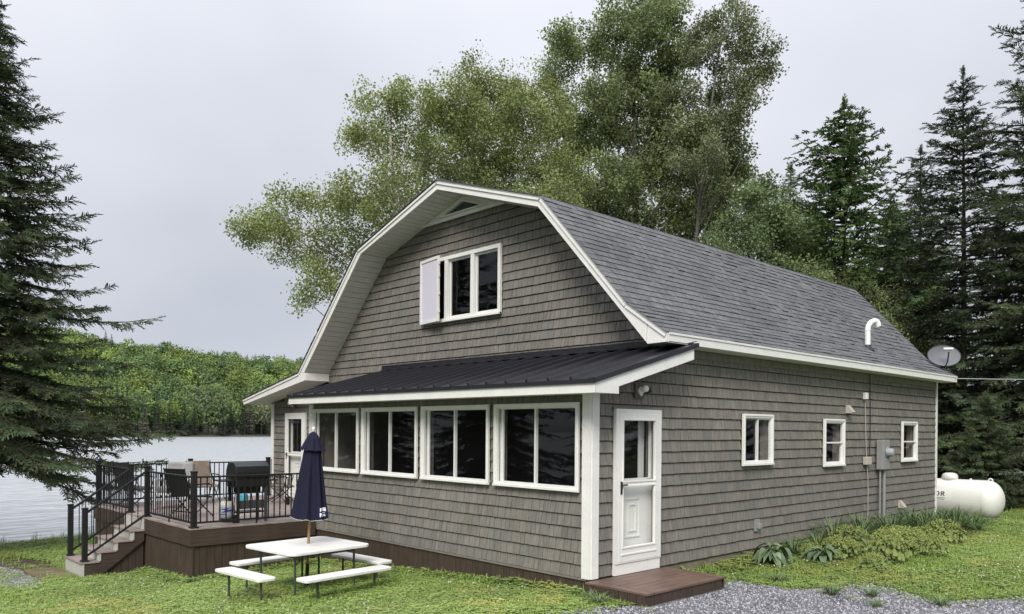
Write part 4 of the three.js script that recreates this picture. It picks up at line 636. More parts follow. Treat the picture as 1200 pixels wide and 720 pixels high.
{
  const r = 0.49, z = -14.0, y = 0.315, t = thing('propane_tank', 'large white propane tank lying on short legs behind the cottage corner', 'gas tank', [0, 0, 0]);
  const pts = []; const L = 2.9, h = 0.36; for (let i = 0; i <= 12; i++) { const a = i / 12 * Math.PI / 2; pts.push([Math.sin(a) * r, h * (1 - Math.cos(a))]); } pts.push([r, L / 2]); for (let i = 12; i >= 0; i--) { const a = i / 12 * Math.PI / 2; pts.push([Math.sin(a) * r, L - h * (1 - Math.cos(a))]); }
  const body = mesh('tank_body', lathe(pts, 48).rotateZ(-Math.PI / 2).translate(1.16 - L, y, z), M.tankWhite, t);
  mesh('weld_band', [lathe([[r + 0.004, 0], [r + 0.006, 0.01], [r + 0.004, 0.02]], 48).rotateZ(-Math.PI / 2).translate(0.78, y, z)], M.tankWhite, body);
  mesh('valve_dome', lathe([[0, 0.20], [0.10, 0.19], [0.16, 0.16], [0.185, 0.11], [0.19, 0.0], [0, 0]], 28).translate(-0.06, y + r - 0.04, z), M.tankWhite, t);
  mesh('lifting_eye', finish(new THREE.TorusGeometry(0.045, 0.016, 8, 20)).translate(0.86, y + r - 0.0, z), M.tankWhite, t); mesh('lifting_eye', finish(new THREE.TorusGeometry(0.045, 0.016, 8, 20)).translate(-1.4, y + r + 0.02, z), M.tankWhite, t);
  mesh('fitting', rod(V(0.42, y + r - 0.01, z), V(0.42, y + r + 0.03, z), 0.03), M.tankWhite, t);
  for (const x of [0.42, -1.1]) for (const s of [-1, 1]) mesh('leg', box(0.07, 0.24, 0.05, x, ground(x, z) + 0.06, z + s * 0.27), M.tankWhite, t);
  const cv = document.createElement('canvas'); cv.width = 256; cv.height = 160; const c = cv.getContext('2d'); c.fillStyle = '#dfdfd9'; c.fillRect(0, 0, 256, 160); c.fillStyle = '#16181c'; c.font = 'bold 92px sans-serif'; c.fillText('OR', 60, 84); c.font = '20px sans-serif'; c.fillStyle = '#55585c'; for (let i = 0; i < 2; i++) c.fillRect(70 + i * 12, 106 + i * 22, 120 - i * 20, 8);
  const ct = new THREE.CanvasTexture(cv); ct.colorSpace = THREE.SRGBColorSpace;
  const P = [], U = [], I = []; for (let j = 0; j <= 8; j++) for (let i = 0; i <= 1; i++) { const a = lerp(-0.12, 0.46, j / 8), R = r + 0.004; P.push(lerp(-0.40, 0.12, i), y + Math.sin(a) * R, z + Math.cos(a) * R); U.push(i, j / 8); } for (let j = 0; j < 8; j++) { const a = j * 2; I.push(a, a + 1, a + 2, a + 1, a + 3, a + 2); }
  const g = new THREE.BufferGeometry(); g.setAttribute('position', new THREE.Float32BufferAttribute(P, 3)); g.setAttribute('uv', new THREE.Float32BufferAttribute(U, 2)); g.setIndex(I); g.computeVertexNormals(); mesh('lettering', finish(g), S(0xffffff, { map: ct, roughness: 0.4 }), t);
}

// ------------------------------------------------------------------ foliage
function leafGeo(seed, n, size, flat = 0) {        // a loose spray of n folded leaves inside a unit ball
  const R = rng(seed), P = [], N = [];
  for (let i = 0; i < n; i++) {
    let c; do { c = V(R() * 2 - 1, R() * 2 - 1, R() * 2 - 1); } while (c.lengthSq() > 1);
    const d = V(R() * 2 - 1, (R() * 2 - 1) * 0.6 - 0.45, R() * 2 - 1).normalize(), up = V(R() - 0.5, 0.7 + R() * 0.6, R() - 0.5), s = d.clone().cross(up).normalize(), nn = s.clone().cross(d), L = size * (0.7 + 0.6 * R()), w = L * 0.42;
    const a = c, b = c.clone().addScaledVector(d, L), m = c.clone().addScaledVector(d, L * 0.45), l = m.clone().addScaledVector(s, w).addScaledVector(nn, L * 0.1), r = m.clone().addScaledVector(s, -w).addScaledVector(nn, L * 0.1);
    for (const p of [a, r, b, a, b, l]) P.push(p.x, p.y, p.z);
  }
  const g = new THREE.BufferGeometry(); g.setAttribute('position', new THREE.Float32BufferAttribute(P, 3)); g.computeVertexNormals(); return g;
}
function sprayGeo(seed, twigs, wid, droop) {        // conifer spray along +x: a twig with side twigs, each clothed in needles
  const R = rng(seed), P = [];
  const tw = (a, b, w) => { // two crossed slim blades, ragged outline
    const d = b.clone().sub(a), s = d.clone().cross(V(0, 1, 0)).normalize(), u = s.clone().cross(d).normalize();
    for (const q of [s, u.clone().multiplyScalar(0.75)]) { const m1 = a.clone().lerp(b, 0.18).addScaledVector(q, w), m2 = a.clone().lerp(b, 0.18).addScaledVector(q, -w), e1 = a.clone().lerp(b, 0.85).addScaledVector(q, w * 0.75), e2 = a.clone().lerp(b, 0.85).addScaledVector(q, -w * 0.75); for (const p of [a, m1, m2, m1, e1, m2, m2, e1, e2, e1, b, e2]) P.push(p.x, p.y, p.z); }
  };
  const mid = t => V(t, -droop * t * t, 0);
  for (let i = 0; i < 3; i++) tw(mid(i / 3), mid((i + 1.05) / 3), wid);
  for (let i = 0; i < twigs; i++) { const t = 0.06 + 0.88 * i / twigs, sd = i % 2 ? 1 : -1, L = (0.50 - 0.34 * t) * (0.8 + 0.4 * R()), an = 0.75 + 0.35 * R(), a = mid(t), b = a.clone().add(V(Math.cos(an) * L, -droop * L * 0.9 + (R() - 0.42) * 0.75 * L, sd * Math.sin(an) * L * (0.45 + 0.6 * R()))); tw(a, b, wid * (0.85 + 0.3 * R())); }
  const g = new THREE.BufferGeometry(); g.setAttribute('position', new THREE.Float32BufferAttribute(P, 3)); g.computeVertexNormals(); return g;
}
const leafMat = (r, g, b, tr = 0.28) => new THREE.MeshPhysicalMaterial({ color: lin(r, g, b), roughness: 0.75, transmission: tr, thickness: 0, side: THREE.DoubleSide });
const GEO = { leafA: leafGeo(1, 16, 0.34), leafB: leafGeo(2, 18, 0.30), leafFine: leafGeo(3, 14, 0.26), spruce: sprayGeo(4, 13, 0.034, 0.2), fir: sprayGeo(5, 13, 0.04, 0.05), cedar: sprayGeo(6, 9, 0.06, 0.25) };
Object.assign(M, {
  birchLeaf: leafMat(0.225, 0.285, 0.088, 0.4), aspenLeaf: leafMat(0.18, 0.242, 0.085, 0.4), darkLeaf: leafMat(0.15, 0.22, 0.08, 0.4), sparse: leafMat(0.16, 0.20, 0.085, 0.4),
  spruceN: S(lin(0.095, 0.132, 0.066), { roughness: 0.9 }), firN: S(lin(0.070, 0.102, 0.062), { roughness: 0.9 }), cedarN: S(lin(0.135, 0.205, 0.082), { roughness: 0.9 }),
  bark: S(lin(0.11, 0.095, 0.08), { map: tBark, bumpMap: tBark, bumpScale: 0.02 }), birchBark: S(lin(0.52, 0.50, 0.46), { map: tBirch }), greyBark: S(lin(0.22, 0.205, 0.18), { map: tBark }),
});
function limb(pts, r0, r1, seg = 8, rad = 6) {      // tapered tube through points
  const c = new THREE.CatmullRomCurve3(pts), fr = c.computeFrenetFrames(seg, false), P = [], U = [], I = [];
  for (let i = 0; i <= seg; i++) { const p = c.getPointAt(i / seg), r = lerp(r0, r1, i / seg); for (let j = 0; j <= rad; j++) { const a = j / rad * Math.PI * 2, q = p.clone().addScaledVector(fr.normals[i], Math.cos(a) * r).addScaledVector(fr.binormals[i], Math.sin(a) * r); P.push(q.x, q.y, q.z); U.push(j / rad, p.y * 0.5); } }
  for (let i = 0; i < seg; i++) for (let j = 0; j < rad; j++) { const a = i * (rad + 1) + j, b = a + rad + 1; I.push(a, b, a + 1, a + 1, b, b + 1); }
  const g = new THREE.BufferGeometry(); g.setAttribute('position', new THREE.Float32BufferAttribute(P, 3)); g.setAttribute('uv', new THREE.Float32BufferAttribute(U, 2)); g.setIndex(I); g.computeVertexNormals(); return finish(g);
}
const tmpQ = new THREE.Quaternion(), tmpE = new THREE.Euler();
// broad-leaved tree: blobs are [x, y, z, r] of leafy masses in the world; limbs run from the trunk to each of them
function broadleaf(name, label, base, blobs, o) {
  const by = ground(base[0], base[1]), t = thing(name, label, 'tree', [base[0], by - 0.05, base[1]], o.group), R = rng(o.seed);
  const B = blobs.map(b => ({ c: V(b[0] - base[0], b[1] - by, b[2] - base[1]), r: b[3] })), top = B.reduce((a, b) => b.c.y > a.c.y ? b : a, B[0]);
  const tp = [V(0, 0, 0), V(top.c.x * 0.08 + 0.1, top.c.y * 0.3, top.c.z * 0.1), V(top.c.x * 0.4, top.c.y * 0.62, top.c.z * 0.4), V(top.c.x, top.c.y, top.c.z)], tc = new THREE.CatmullRomCurve3(tp);
  mesh('trunk', limb(tp, o.trunk, 0.03, 18, 10), o.bark, t);
  const wood = [], mats = [], cols = [];
  const col0 = new THREE.Color(1, 1, 1);
  for (const b of B) {
    // limb
    const f = clamp((b.c.y / top.c.y * 0.9 - 0.1) * (0.88 + 0.16 * R()), 0.12, 0.92), s = tc.getPointAt(f), e = b.c, L = s.distanceTo(e), m = s.clone().lerp(e, 0.5).add(V((R() - 0.5) * 0.3 * L, 0.08 * L, (R() - 0.5) * 0.3 * L));
    if (b !== top && L > 0.3) wood.push(limb([s, m, e], lerp(o.trunk * 0.36, 0.02, f), 0.010, 7, 5));
    // sub-clumps
    const K = Math.max(4, Math.round(o.clumps * b.r * b.r * 1.7));
    for (let k = 0; k < K; k++) {
      let d; do { d = V(R() * 2 - 1, R() * 2 - 1, R() * 2 - 1); } while (d.lengthSq() > 1); d.normalize().multiplyScalar(Math.pow(R(), 0.45)); d.y *= 0.85;
      const c = b.c.clone().addScaledVector(d, b.r * 1.05), cr = (0.26 + 0.34 * R()) * Math.min(1, 0.45 + b.r * 0.5), n = Math.round(o.per * (0.5 + R()));
      if (R() < 0.55) wood.push(limb([b.c.clone().lerp(e, 0.5), b.c.clone().lerp(c, 0.5).add(V(0, 0.06, 0)), c], 0.014, 0.005, 3, 3));
      const tone = 0.75 + 0.5 * R();
      for (let i = 0; i < n; i++) {
        const g = () => (R() + R() + R() - 1.5) * 0.78, p = c.clone().add(V(g() * cr, g() * cr * 0.75, g() * cr)), sc = o.leaf * (0.7 + 0.6 * R());
        mats.push(new THREE.Matrix4().compose(p, tmpQ.setFromEuler(tmpE.set(R() * 6, R() * 6, R() * 6)).clone(), V(sc, sc, sc)));
        const k2 = tone * (0.8 + 0.4 * R()); cols.push(new THREE.Color(k2 * (0.95 + 0.2 * R()), k2, k2 * (0.8 + 0.3 * R())));
      }
    }
  }
  stuffPart('branches', wood, o.bark, t);
  copies('crown', o.geo, o.mat, mats, cols, t);
  return t;
}
// conifer: whorls of branches carrying needle sprays
function conifer(name, label, base, H, Rad, o) {
  const by = ground(base[0], base[1]), t = thing(name, label, 'tree', [base[0], by - 0.05, base[1]], o.group), R = rng(o.seed), wood = [], mats = [], cols = [];
  const lean = V((R() - 0.5) * 0.2, H, (R() - 0.5) * 0.2);
  mesh('trunk', limb([V(0, 0, 0), lean.clone().multiplyScalar(0.5).add(V(0.05, 0, 0)), lean], o.trunk || H * 0.012, 0.012, 14, 9), M.bark, t);
  const ax = y => lean.clone().multiplyScalar(y / H);
  let y = o.start * H;
  while (y < H - 0.15) {
    const f = (y - o.start * H) / (H * (1 - o.start)), prof = o.profile ? o.profile(f) : Math.pow(1 - f, 0.85), len0 = Math.max(0.12, Rad * prof), nb = Math.max(4, Math.round((o.per || 6) * (0.55 + 0.45 * (1 - f)))), a0 = R() * 6.28;
    for (let b = 0; b < nb; b++) {
      if (R() < (o.miss || 0.06)) continue;
      const az = a0 + b / nb * 6.283 + (R() - 0.5) * 0.5, len = len0 * (0.68 + 0.5 * R()) * (R() < 0.1 ? 1.2 : 1), el = lerp(o.low ?? -0.28, o.high ?? 0.75, Math.pow(f, 1.3)) + (R() - 0.5) * 0.22, dir = V(Math.cos(az), 0, Math.sin(az)), o0 = ax(y + (R() - 0.5) * 0.25);
      const sag = o.sag ?? 0.22, pt = s => o0.clone().addScaledVector(dir, len * s).add(V(0, len * (el * s - sag * s * s + (sag * 0.9) * s * s * s), 0));
      wood.push(limb([o0, pt(0.35), pt(0.7), pt(1)], Math.min(0.05, 0.012 + len * 0.009), 0.004, 5, 4));
      const tone = 0.72 + 0.5 * R();
      const step = o.step / len; const inner = o.inner ?? 0.12;
      for (let s = inner; s <= 1; s += step * (0.7 + 0.6 * R())) {
        const p = pt(s), q = pt(Math.min(1, s + 0.05)), tan = q.sub(pt(Math.max(0, s - 0.05))).normalize();
        for (const sd of s > 0.93 ? [0] : [-1, 1]) {
          const ang = sd * (0.65 + 0.5 * R()), side = V(-dir.z, 0, dir.x), d = tan.clone().multiplyScalar(Math.cos(ang)).addScaledVector(side, Math.sin(ang)).add(V(0, (R() - 0.5) * 0.7 - (o.hang ?? 0.12) * (R() - 0.35), 0)).normalize();
          const sc = o.spray * (0.62 + 0.6 * R()) * lerp(1.1, 0.75, s) * Math.min(1, 0.5 + len * 0.5), nrm = V((R() - 0.5) * 1.8, 1, (R() - 0.5) * 1.8), zz = d.clone().cross(nrm).normalize(), yy = zz.clone().cross(d);
          mats.push(new THREE.Matrix4().makeBasis(d, yy, zz).scale(V(sc, sc, sc)).setPosition(p));
          const k = tone * (0.78 + 0.44 * R()); cols.push(new THREE.Color(k * (0.85 + 0.35 * R()), k, k * (0.8 + 0.3 * R())));
        }
      }
    }
    y += o.gap * (0.75 + 0.5 * R()) * lerp(1, 0.6, f);
  }
  for (let i = 0; i < 12; i++) { const d = V((R() - 0.5) * 0.7, 1, (R() - 0.5) * 0.7).normalize(), zz = d.clone().cross(V(R() - 0.5, 0.1, R() - 0.5)).normalize(), yy = zz.clone().cross(d), sc = 0.22 + 0.14 * R(); mats.push(new THREE.Matrix4().makeBasis(d, yy, zz).scale(V(sc, sc, sc)).setPosition(ax(H - 0.45 + 0.36 * i / 12))); const k = 0.8 + 0.4 * R(); cols.push(new THREE.Color(k, k, k)); }
  stuffPart('branches', wood, M.bark, t);
  copies('crown', o.geo, o.mat, mats, cols, t);
  return t;
}
const spruceO = (seed, x = {}) => ({ seed, start: 0.05, gap: 0.34, step: 0.20, spray: 0.52, per: 7, geo: GEO.spruce, mat: M.spruceN, ...x });
// near left bank
conifer('spruce_tree', 'big drooping spruce on the lake bank beyond the deck stairs', [-17.5, 3.75], 15.1, 4.7, spruceO(101, { start: 0.17, gap: 0.31, step: 0.15, spray: 0.46, per: 9, low: -0.14, high: 0.45, sag: 0.45, hang: 0.45, inner: 0.2, trunk: 0.24, profile: f => f < 0.2 ? lerp(0.90, 0.70, f / 0.2) : 0.70 * Math.pow((1 - f) / 0.8, 0.92) }));
// behind the right end of the cottage
conifer('cedar_tree', 'lacy yellow green cedar standing behind the shingle roof', [-7.7, -24.9], 16.8, 8.2, spruceO(102, { geo: GEO.cedar, mat: M.cedarN, high: 0.35, low: 0.12, spray: 0.5, gap: 0.36, step: 0.27, per: 8, sag: 0.25, profile: f => Math.pow(1 - f, 0.82) * (0.92 + 0.14 * Math.sin(f * 23)), miss: 0.12 }));
conifer('cedar_tree', 'shorter olive cedar between the lacy cedar and the slim spruce', [-7.48, -29.47], 13.2, 4.6, spruceO(109, { geo: GEO.cedar, mat: M.cedarN, high: 0.35, low: 0.12, spray: 0.5, gap: 0.36, step: 0.27, per: 8, sag: 0.25, miss: 0.12 }));
conifer('fir_tree', 'tall dark fir with a clear thin trunk beside the satellite dish', [-2.86, -24.2], 15.9, 3.0, spruceO(103, { geo: GEO.fir, mat: M.firN, gap: 0.46, step: 0.24, start: 0.10, spray: 0.46, low: -0.1, high: 0.45, sag: 0.12, trunk: 0.16, profile: f => f < 0.55 ? 1.0 - 0.1 * f : f < 0.8 ? lerp(0.92, 0.45, (f - 0.55) / 0.25) : 0.45 * Math.pow((1 - f) / 0.2, 0.7), miss: 0.12 }));
conifer('spruce_tree', 'slim spruce between the cedar and the tall dark fir', [-7.0, -31.5], 16.2, 3.4, spruceO(104, { gap: 0.4, step: 0.25, profile: f => Math.pow(1 - f, 0.75) }));
conifer('spruce_tree', 'narrow pointed spruce between the broad leaved trees and the cedar', [-11.6, -28.0], 15.9, 2.7, spruceO(105, { profile: f => Math.pow(1 - f, 0.8), spray: 0.45, high: 0.6 }));
conifer('spruce_tree', 'ragged spruce at the edge of the wood beyond the propane tank', [0.15, -23.0], 17.5, 3.6, spruceO(106, { gap: 0.4, step: 0.23, start: 0.1, miss: 0.14, profile: f => (f < 0.5 ? 1 : Math.pow((1 - f) / 0.5, 0.8)) * (0.85 + 0.25 * Math.sin(f * 31)) }));
conifer('young_spruce', 'low young spruce growing behind the propane tank', [-0.4, -17.9], 3.4, 1.75, spruceO(107, { start: 0.0, gap: 0.2, step: 0.14, spray: 0.36, low: 0.05, high: 0.8, per: 8 }));
conifer('young_spruce', 'bushy young spruce at the wood edge right of the propane tank', [2.6, -18.6], 3.9, 2.0, spruceO(108, { start: 0.0, gap: 0.2, step: 0.14, spray: 0.38, low: 0.0, high: 0.8, per: 8 }));
// wood behind
const WG = 'dark conifers of the wood behind the cottage';
[[-5.2, -36.5, 14.5, 3.4], [-1.2, -32.5, 15, 3.0], [-0.9, -26.6, 14.5, 3.2], [0.6, -31.2, 16, 3.2], [-8.4, -37.2, 14.5, 3.4], [-11.2, -35.5, 13.5, 3.2], [2.2, -29.0, 16.5, 3.4], [-11.7, -30.9, 14.5, 3.6], [-9.1, -33.6, 15.0, 3.8]].forEach(([x, z, h, r], i) => conifer('spruce_tree', 'dark spruce standing deep in the wood behind the cottage', [x, z], h, r, spruceO(120 + i, { group: WG, gap: 0.42, step: 0.26, spray: 0.62, start: 0.12, miss: 0.12 })));
// broad-leaved trees behind the cottage
const BT = { T1: [[-17.1, -9.07], [[-17.50,14.43,-8.64,1.20],[-16.95,12.52,-7.04,0.88],[-18.86,13.18,-9.39,1.52],[-16.53,10.58,-7.48,1.42],[-18.67,10.41,-7.41,1.07],[-18.38,9.66,-5.53,1.14],[-20.44,9.66,-5.53,1.07],[-19.44,8.84,-4.40,0.76],[-21.23,9.17,-6.88,1.07],[-18.98,8.67,-7.07,1.14],[-17.95,7.12,-5.98,0.88],[-19.69,6.92,-6.32,0.57],[-18.16,10.70,-10.13,1.45],[-18.12,9.15,-7.99,1.26],[-17.73,14.36,-10.59,1.07]]],
  T2: [[-16.94, -13.61], [[-17.62,16.20,-12.88,1.25],[-16.79,15.86,-13.77,1.25],[-17.05,14.70,-11.31,1.32],[-17.63,14.88,-15.06,1.53],[-16.70,13.37,-11.68,1.60],[-16.77,12.55,-13.79,1.74],[-19.12,12.49,-13.48,1.74],[-15.93,12.91,-14.68,1.25],[-14.74,10.74,-13.75,1.60],[-17.12,10.63,-13.42,1.74],[-15.58,14.66,-15.05,0.84],[-20.13,13.39,-12.42,1.39],[-15.88,15.63,-14.74,1.05],[-16.33,14.89,-16.44,1.05],[-15.18,14.39,-13.30,1.18],[-18.26,15.60,-14.39,1.32],[-18.45,14.28,-12.01,1.18],[-14.97,12.57,-15.69,1.12]]],
  T3: [[-15.47, -21.0], [[-15.66,21.06,-20.79,1.80],[-17.77,20.53,-20.74,1.33],[-14.01,19.82,-20.36,1.57],[-17.86,19.78,-18.46,1.02],[-14.36,18.84,-22.17,1.41],[-16.78,19.32,-21.79,1.80],[-16.05,16.79,-18.20,1.33],[-15.02,16.87,-21.47,2.04],[-17.33,16.45,-21.21,1.65],[-17.30,15.28,-19.06,1.18],[-13.20,14.76,-21.21,1.96],[-16.34,14.83,-22.26,2.20],[-15.77,12.85,-18.49,1.88],[-12.86,14.94,-23.76,1.33],[-12.32,14.35,-24.34,0.94],[-14.23,13.63,-24.50,1.96],[-15.13,11.97,-21.36,2.35],[-17.01,11.36,-19.36,1.88],[-12.16,11.76,-22.32,1.41],[-16.20,10.39,-20.23,1.72],[-14.05,10.41,-22.51,2.04]]],
  T4: [[-12.26, -20.03], [[-10.25,16.56,-22.16,0.57],[-10.57,15.77,-21.82,0.65],[-10.91,14.76,-21.46,0.72],[-11.18,19.50,-21.18,0.86],[-10.58,18.64,-21.81,0.86],[-10.06,17.71,-22.36,0.72],[-9.81,17.21,-22.63,0.43],[-11.62,18.05,-20.71,0.86],[-10.67,16.92,-21.71,0.72],[-12.05,16.84,-22.43,0.93],[-11.99,18.88,-20.32,0.65],[-11.80,18.34,-22.70,0.72],[-12.04,14.74,-20.26,1.01],[-12.38,15.33,-22.09,0.86],[-10.99,12.96,-19.19,1.01],[-11.11,15.11,-21.25,0.72],[-12.35,16.18,-19.94,0.86]]],
  T6: [[-5.82, -22.49], [[-7.09,7.25,-21.14,0.98],[-7.08,7.35,-23.34,1.05],[-5.81,6.61,-22.50,0.98],[-4.68,5.76,-21.50,0.98],[-4.83,5.32,-23.53,0.85],[-6.73,8.04,-23.71,0.78],[-5.78,7.36,-24.71,0.72],[-4.50,4.67,-23.89,0.78],[-5.30,6.51,-25.21,0.59]]],
  T7: [[-19.12, -20.04], [[-19.51,19.73,-19.63,0.91],[-19.56,18.49,-19.57,1.08],[-20.39,17.64,-20.88,1.16],[-19.20,15.39,-19.95,1.24],[-19.05,13.53,-20.11,1.41],[-19.75,11.87,-19.37,1.41],[-19.33,12.49,-22.01,1.41],[-21.99,13.75,-19.18,1.24],[-22.04,13.91,-16.95,1.41]]],
  T5: [[-9.25, -20.31], [[-9.31,10.95,-20.24,1.01],[-9.72,9.76,-19.81,1.22],[-9.47,9.97,-22.26,1.15],[-10.27,8.57,-19.23,1.15],[-9.18,8.59,-20.38,1.35],[-8.98,8.92,-22.78,1.08],[-7.79,7.93,-21.86,0.95],[-8.72,10.45,-20.86,0.68],[-9.65,11.81,-22.07,0.88],[-8.47,10.22,-21.13,0.95],[-8.57,9.46,-23.21,0.95],[-8.02,7.93,-21.61,1.01],[-8.01,8.58,-23.81,0.88]]] };
broadleaf('birch_tree', 'pale birch with a long limb reaching towards the lake past the gable', ...BT.T1, { seed: 201, trunk: 0.17, bark: M.birchBark, clumps: 10, per: 10, leaf: 0.31, geo: GEO.leafFine, mat: M.birchLeaf });
broadleaf('aspen_tree', 'light green aspen rising behind the gable peak', ...BT.T2, { seed: 202, trunk: 0.17, bark: M.birchBark, clumps: 9, per: 10, leaf: 0.33, geo: GEO.leafFine, mat: M.birchLeaf });
broadleaf('maple_tree', 'tall dense broad leaved tree behind the middle of the roof', ...BT.T3, { seed: 203, trunk: 0.26, bark: M.greyBark, clumps: 8, per: 10, leaf: 0.38, geo: GEO.leafB, mat: M.aspenLeaf });
broadleaf('birch_tree', 'thin topped birch with bare grey limbs leaning towards the conifers', ...BT.T4, { seed: 204, trunk: 0.13, bark: M.greyBark, clumps: 9, per: 10, leaf: 0.33, geo: GEO.leafB, mat: M.sparse });
broadleaf('maple_tree', 'shorter bushy broad leaved tree between the tall birch and the narrow spruce', ...BT.T5, { seed: 205, trunk: 0.15, bark: M.greyBark, clumps: 11, per: 10, leaf: 0.31, geo: GEO.leafB, mat: M.darkLeaf });
broadleaf('maple_tree', 'low leafy tree showing between the roof edge and the conifers', ...BT.T6, { seed: 206, trunk: 0.14, bark: M.greyBark, clumps: 10, per: 10, leaf: 0.30, geo: GEO.leafB, mat: M.aspenLeaf });
broadleaf('aspen_tree', 'slender aspen filling the gap between the birch cluster and the tallest leafy tree', ...BT.T7, { seed: 207, trunk: 0.15, bark: M.birchBark, clumps: 9, per: 10, leaf: 0.34, geo: GEO.leafFine, mat: M.aspenLeaf });

function another(src, label, [x, z], scale, turn, group) { const c = src.clone(); c.name = numbered(src.name.replace(/_\d+$/, '')); c.position.set(x, ground(x, z) - 0.05, z); c.scale.setScalar(scale); c.rotation.y = turn; c.userData = { label, category: 'tree' }; if (group) c.userData.group = group; scene.add(c); return c; }
// trees on the bank and drive outside the frame, mirrored in the windows
{
  const src = scene.children.filter(o => /^spruce_tree/.test(o.name)), G = 'spruces on the bank mirrored in the sunroom windows', G2 = 'spruces across the drive mirrored in the side windows';
  [[-15, 11.5, 0.95, 1], [-20.5, 9.5, 0.9, 2], [-19, 15, 1, 3], [-11.5, 16.5, 0.95, 4], [-25, 13.5, 1.0, 5], [-15.5, 21, 1.1, 0.3]].forEach(([x, z, s, a], i) => another(src[i % 2 ? 1 : 3], 'spruce on the lake bank opposite the sunroom windows', [x, z], s, a, G));
  [[13, -19, 1, 1], [17, -27, 1, 2], [10.5, -27, 0.95, 3], [20, -16, 1, 0.5]].forEach(([x, z, s, a], i) => another(src[i % 2 ? 1 : 3], 'spruce beside the drive opposite the long shake wall', [x, z], s, a, G2));
}

// ------------------------------------------------------------------ far shore: wooded hill
const shoreX = z => -288 + 14 * (fbm(z * 0.012 + 5, 2, 7, 3) - 0.5) * 2;
function hillY(x, z) { const d = shoreX(z) - x; if (d < 0) return WATER - 0.6 + d * 0.02; return WATER - 0.3 + 0.8 * sstep(0, 4, d) + (39 + 0.055 * clamp(z + 120, -90, 90)) * sstep(0, 185, d) * (0.84 + 0.32 * fbm(z * 0.008 + 3, x * 0.008, 9, 3)); }
struct('hill', sheet(range(-640, -270, 8), range(-460, 140, 8), hillY), S(lin(0.05, 0.055, 0.03)));
function farBroad(seed, r, h) { // crown of many small leafy faces above a short trunk
  const R = rng(seed), P = [], C = []; const lobes = []; for (let i = 0; i < 11; i++) { const a = R() * 6.28, q = Math.sqrt(R()) * 0.72; lobes.push([Math.cos(a) * r * q, h * (0.50 + 0.36 * R()) - h * 0.22 * q, Math.sin(a) * r * q, r * (0.36 + 0.22 * R())]); }
  for (const [x, y, z, k] of lobes) { const tone = 0.75 + 0.5 * R(); for (let i = 0; i < 95; i++) { const d = V(R() * 2 - 1, R() * 2 - 0.9, R() * 2 - 1).normalize(), c = V(x, y, z).addScaledVector(d, k * (0.75 + 0.35 * R())), s = 0.30 + 0.35 * R(), u = V(R() - 0.5, R() - 0.5, R() - 0.5).addScaledVector(d, -0.2).normalize(), v = d.clone().add(V(R() - 0.5, R() - 0.5, R() - 0.5).multiplyScalar(1.1)).cross(u).normalize(); const a = c.clone().addScaledVector(u, s), b = c.clone().addScaledVector(v, s * 0.8).addScaledVector(u, -s * 0.3), e = c.clone().addScaledVector(v, -s * 0.8).addScaledVector(u, -s * 0.4); for (const p of [a, b, e]) { P.push(p.x, p.y, p.z); C.push(tone, tone, tone); } } }
  const g = new THREE.BufferGeometry(); g.setAttribute('position', new THREE.Float32BufferAttribute(P, 3)); g.setAttribute('color', new THREE.Float32BufferAttribute(C, 3)); g.computeVertexNormals();
  return merge([finish(g), finish(new THREE.CylinderGeometry(0.12, 0.2, h * 0.6, 5).translate(0, h * 0.3, 0), [0.3, 0.24, 0.35])]);
}
function farCon(seed, r, h) {
  const R = rng(seed), P = [], C = []; for (let y = h * 0.08; y < h; y += h * 0.035) { const f = y / h, k = r * Math.pow(1 - f, 0.8) + 0.15, n = Math.round(5 + 8 * (1 - f)); for (let i = 0; i < n; i++) { const a = R() * 6.28, l = k * (0.7 + 0.5 * R()), w = 0.25 + 0.12 * l, t = 0.75 + 0.5 * R(), d = V(Math.cos(a), 0, Math.sin(a)), s = V(-d.z, 0, d.x), o = V(0, y, 0), tip = V(d.x * l, y - 0.25 * l + 0.3 * f, d.z * l), m = o.clone().lerp(tip, 0.55); for (const p of [o, m.clone().addScaledVector(s, w), tip, o, tip, m.clone().addScaledVector(s, -w), o, m.clone().add(V(0, -w, 0)), tip]) { P.push(p.x, p.y, p.z); C.push(t, t, t); } } }
  const g = new THREE.BufferGeometry(); g.setAttribute('position', new THREE.Float32BufferAttribute(P, 3)); g.setAttribute('color', new THREE.Float32BufferAttribute(C, 3)); g.computeVertexNormals();
  return merge([finish(g), finish(new THREE.CylinderGeometry(0.03, 0.2, h, 5).translate(0, h * 0.5, 0), [0.45, 0.36, 0.5])]);
}
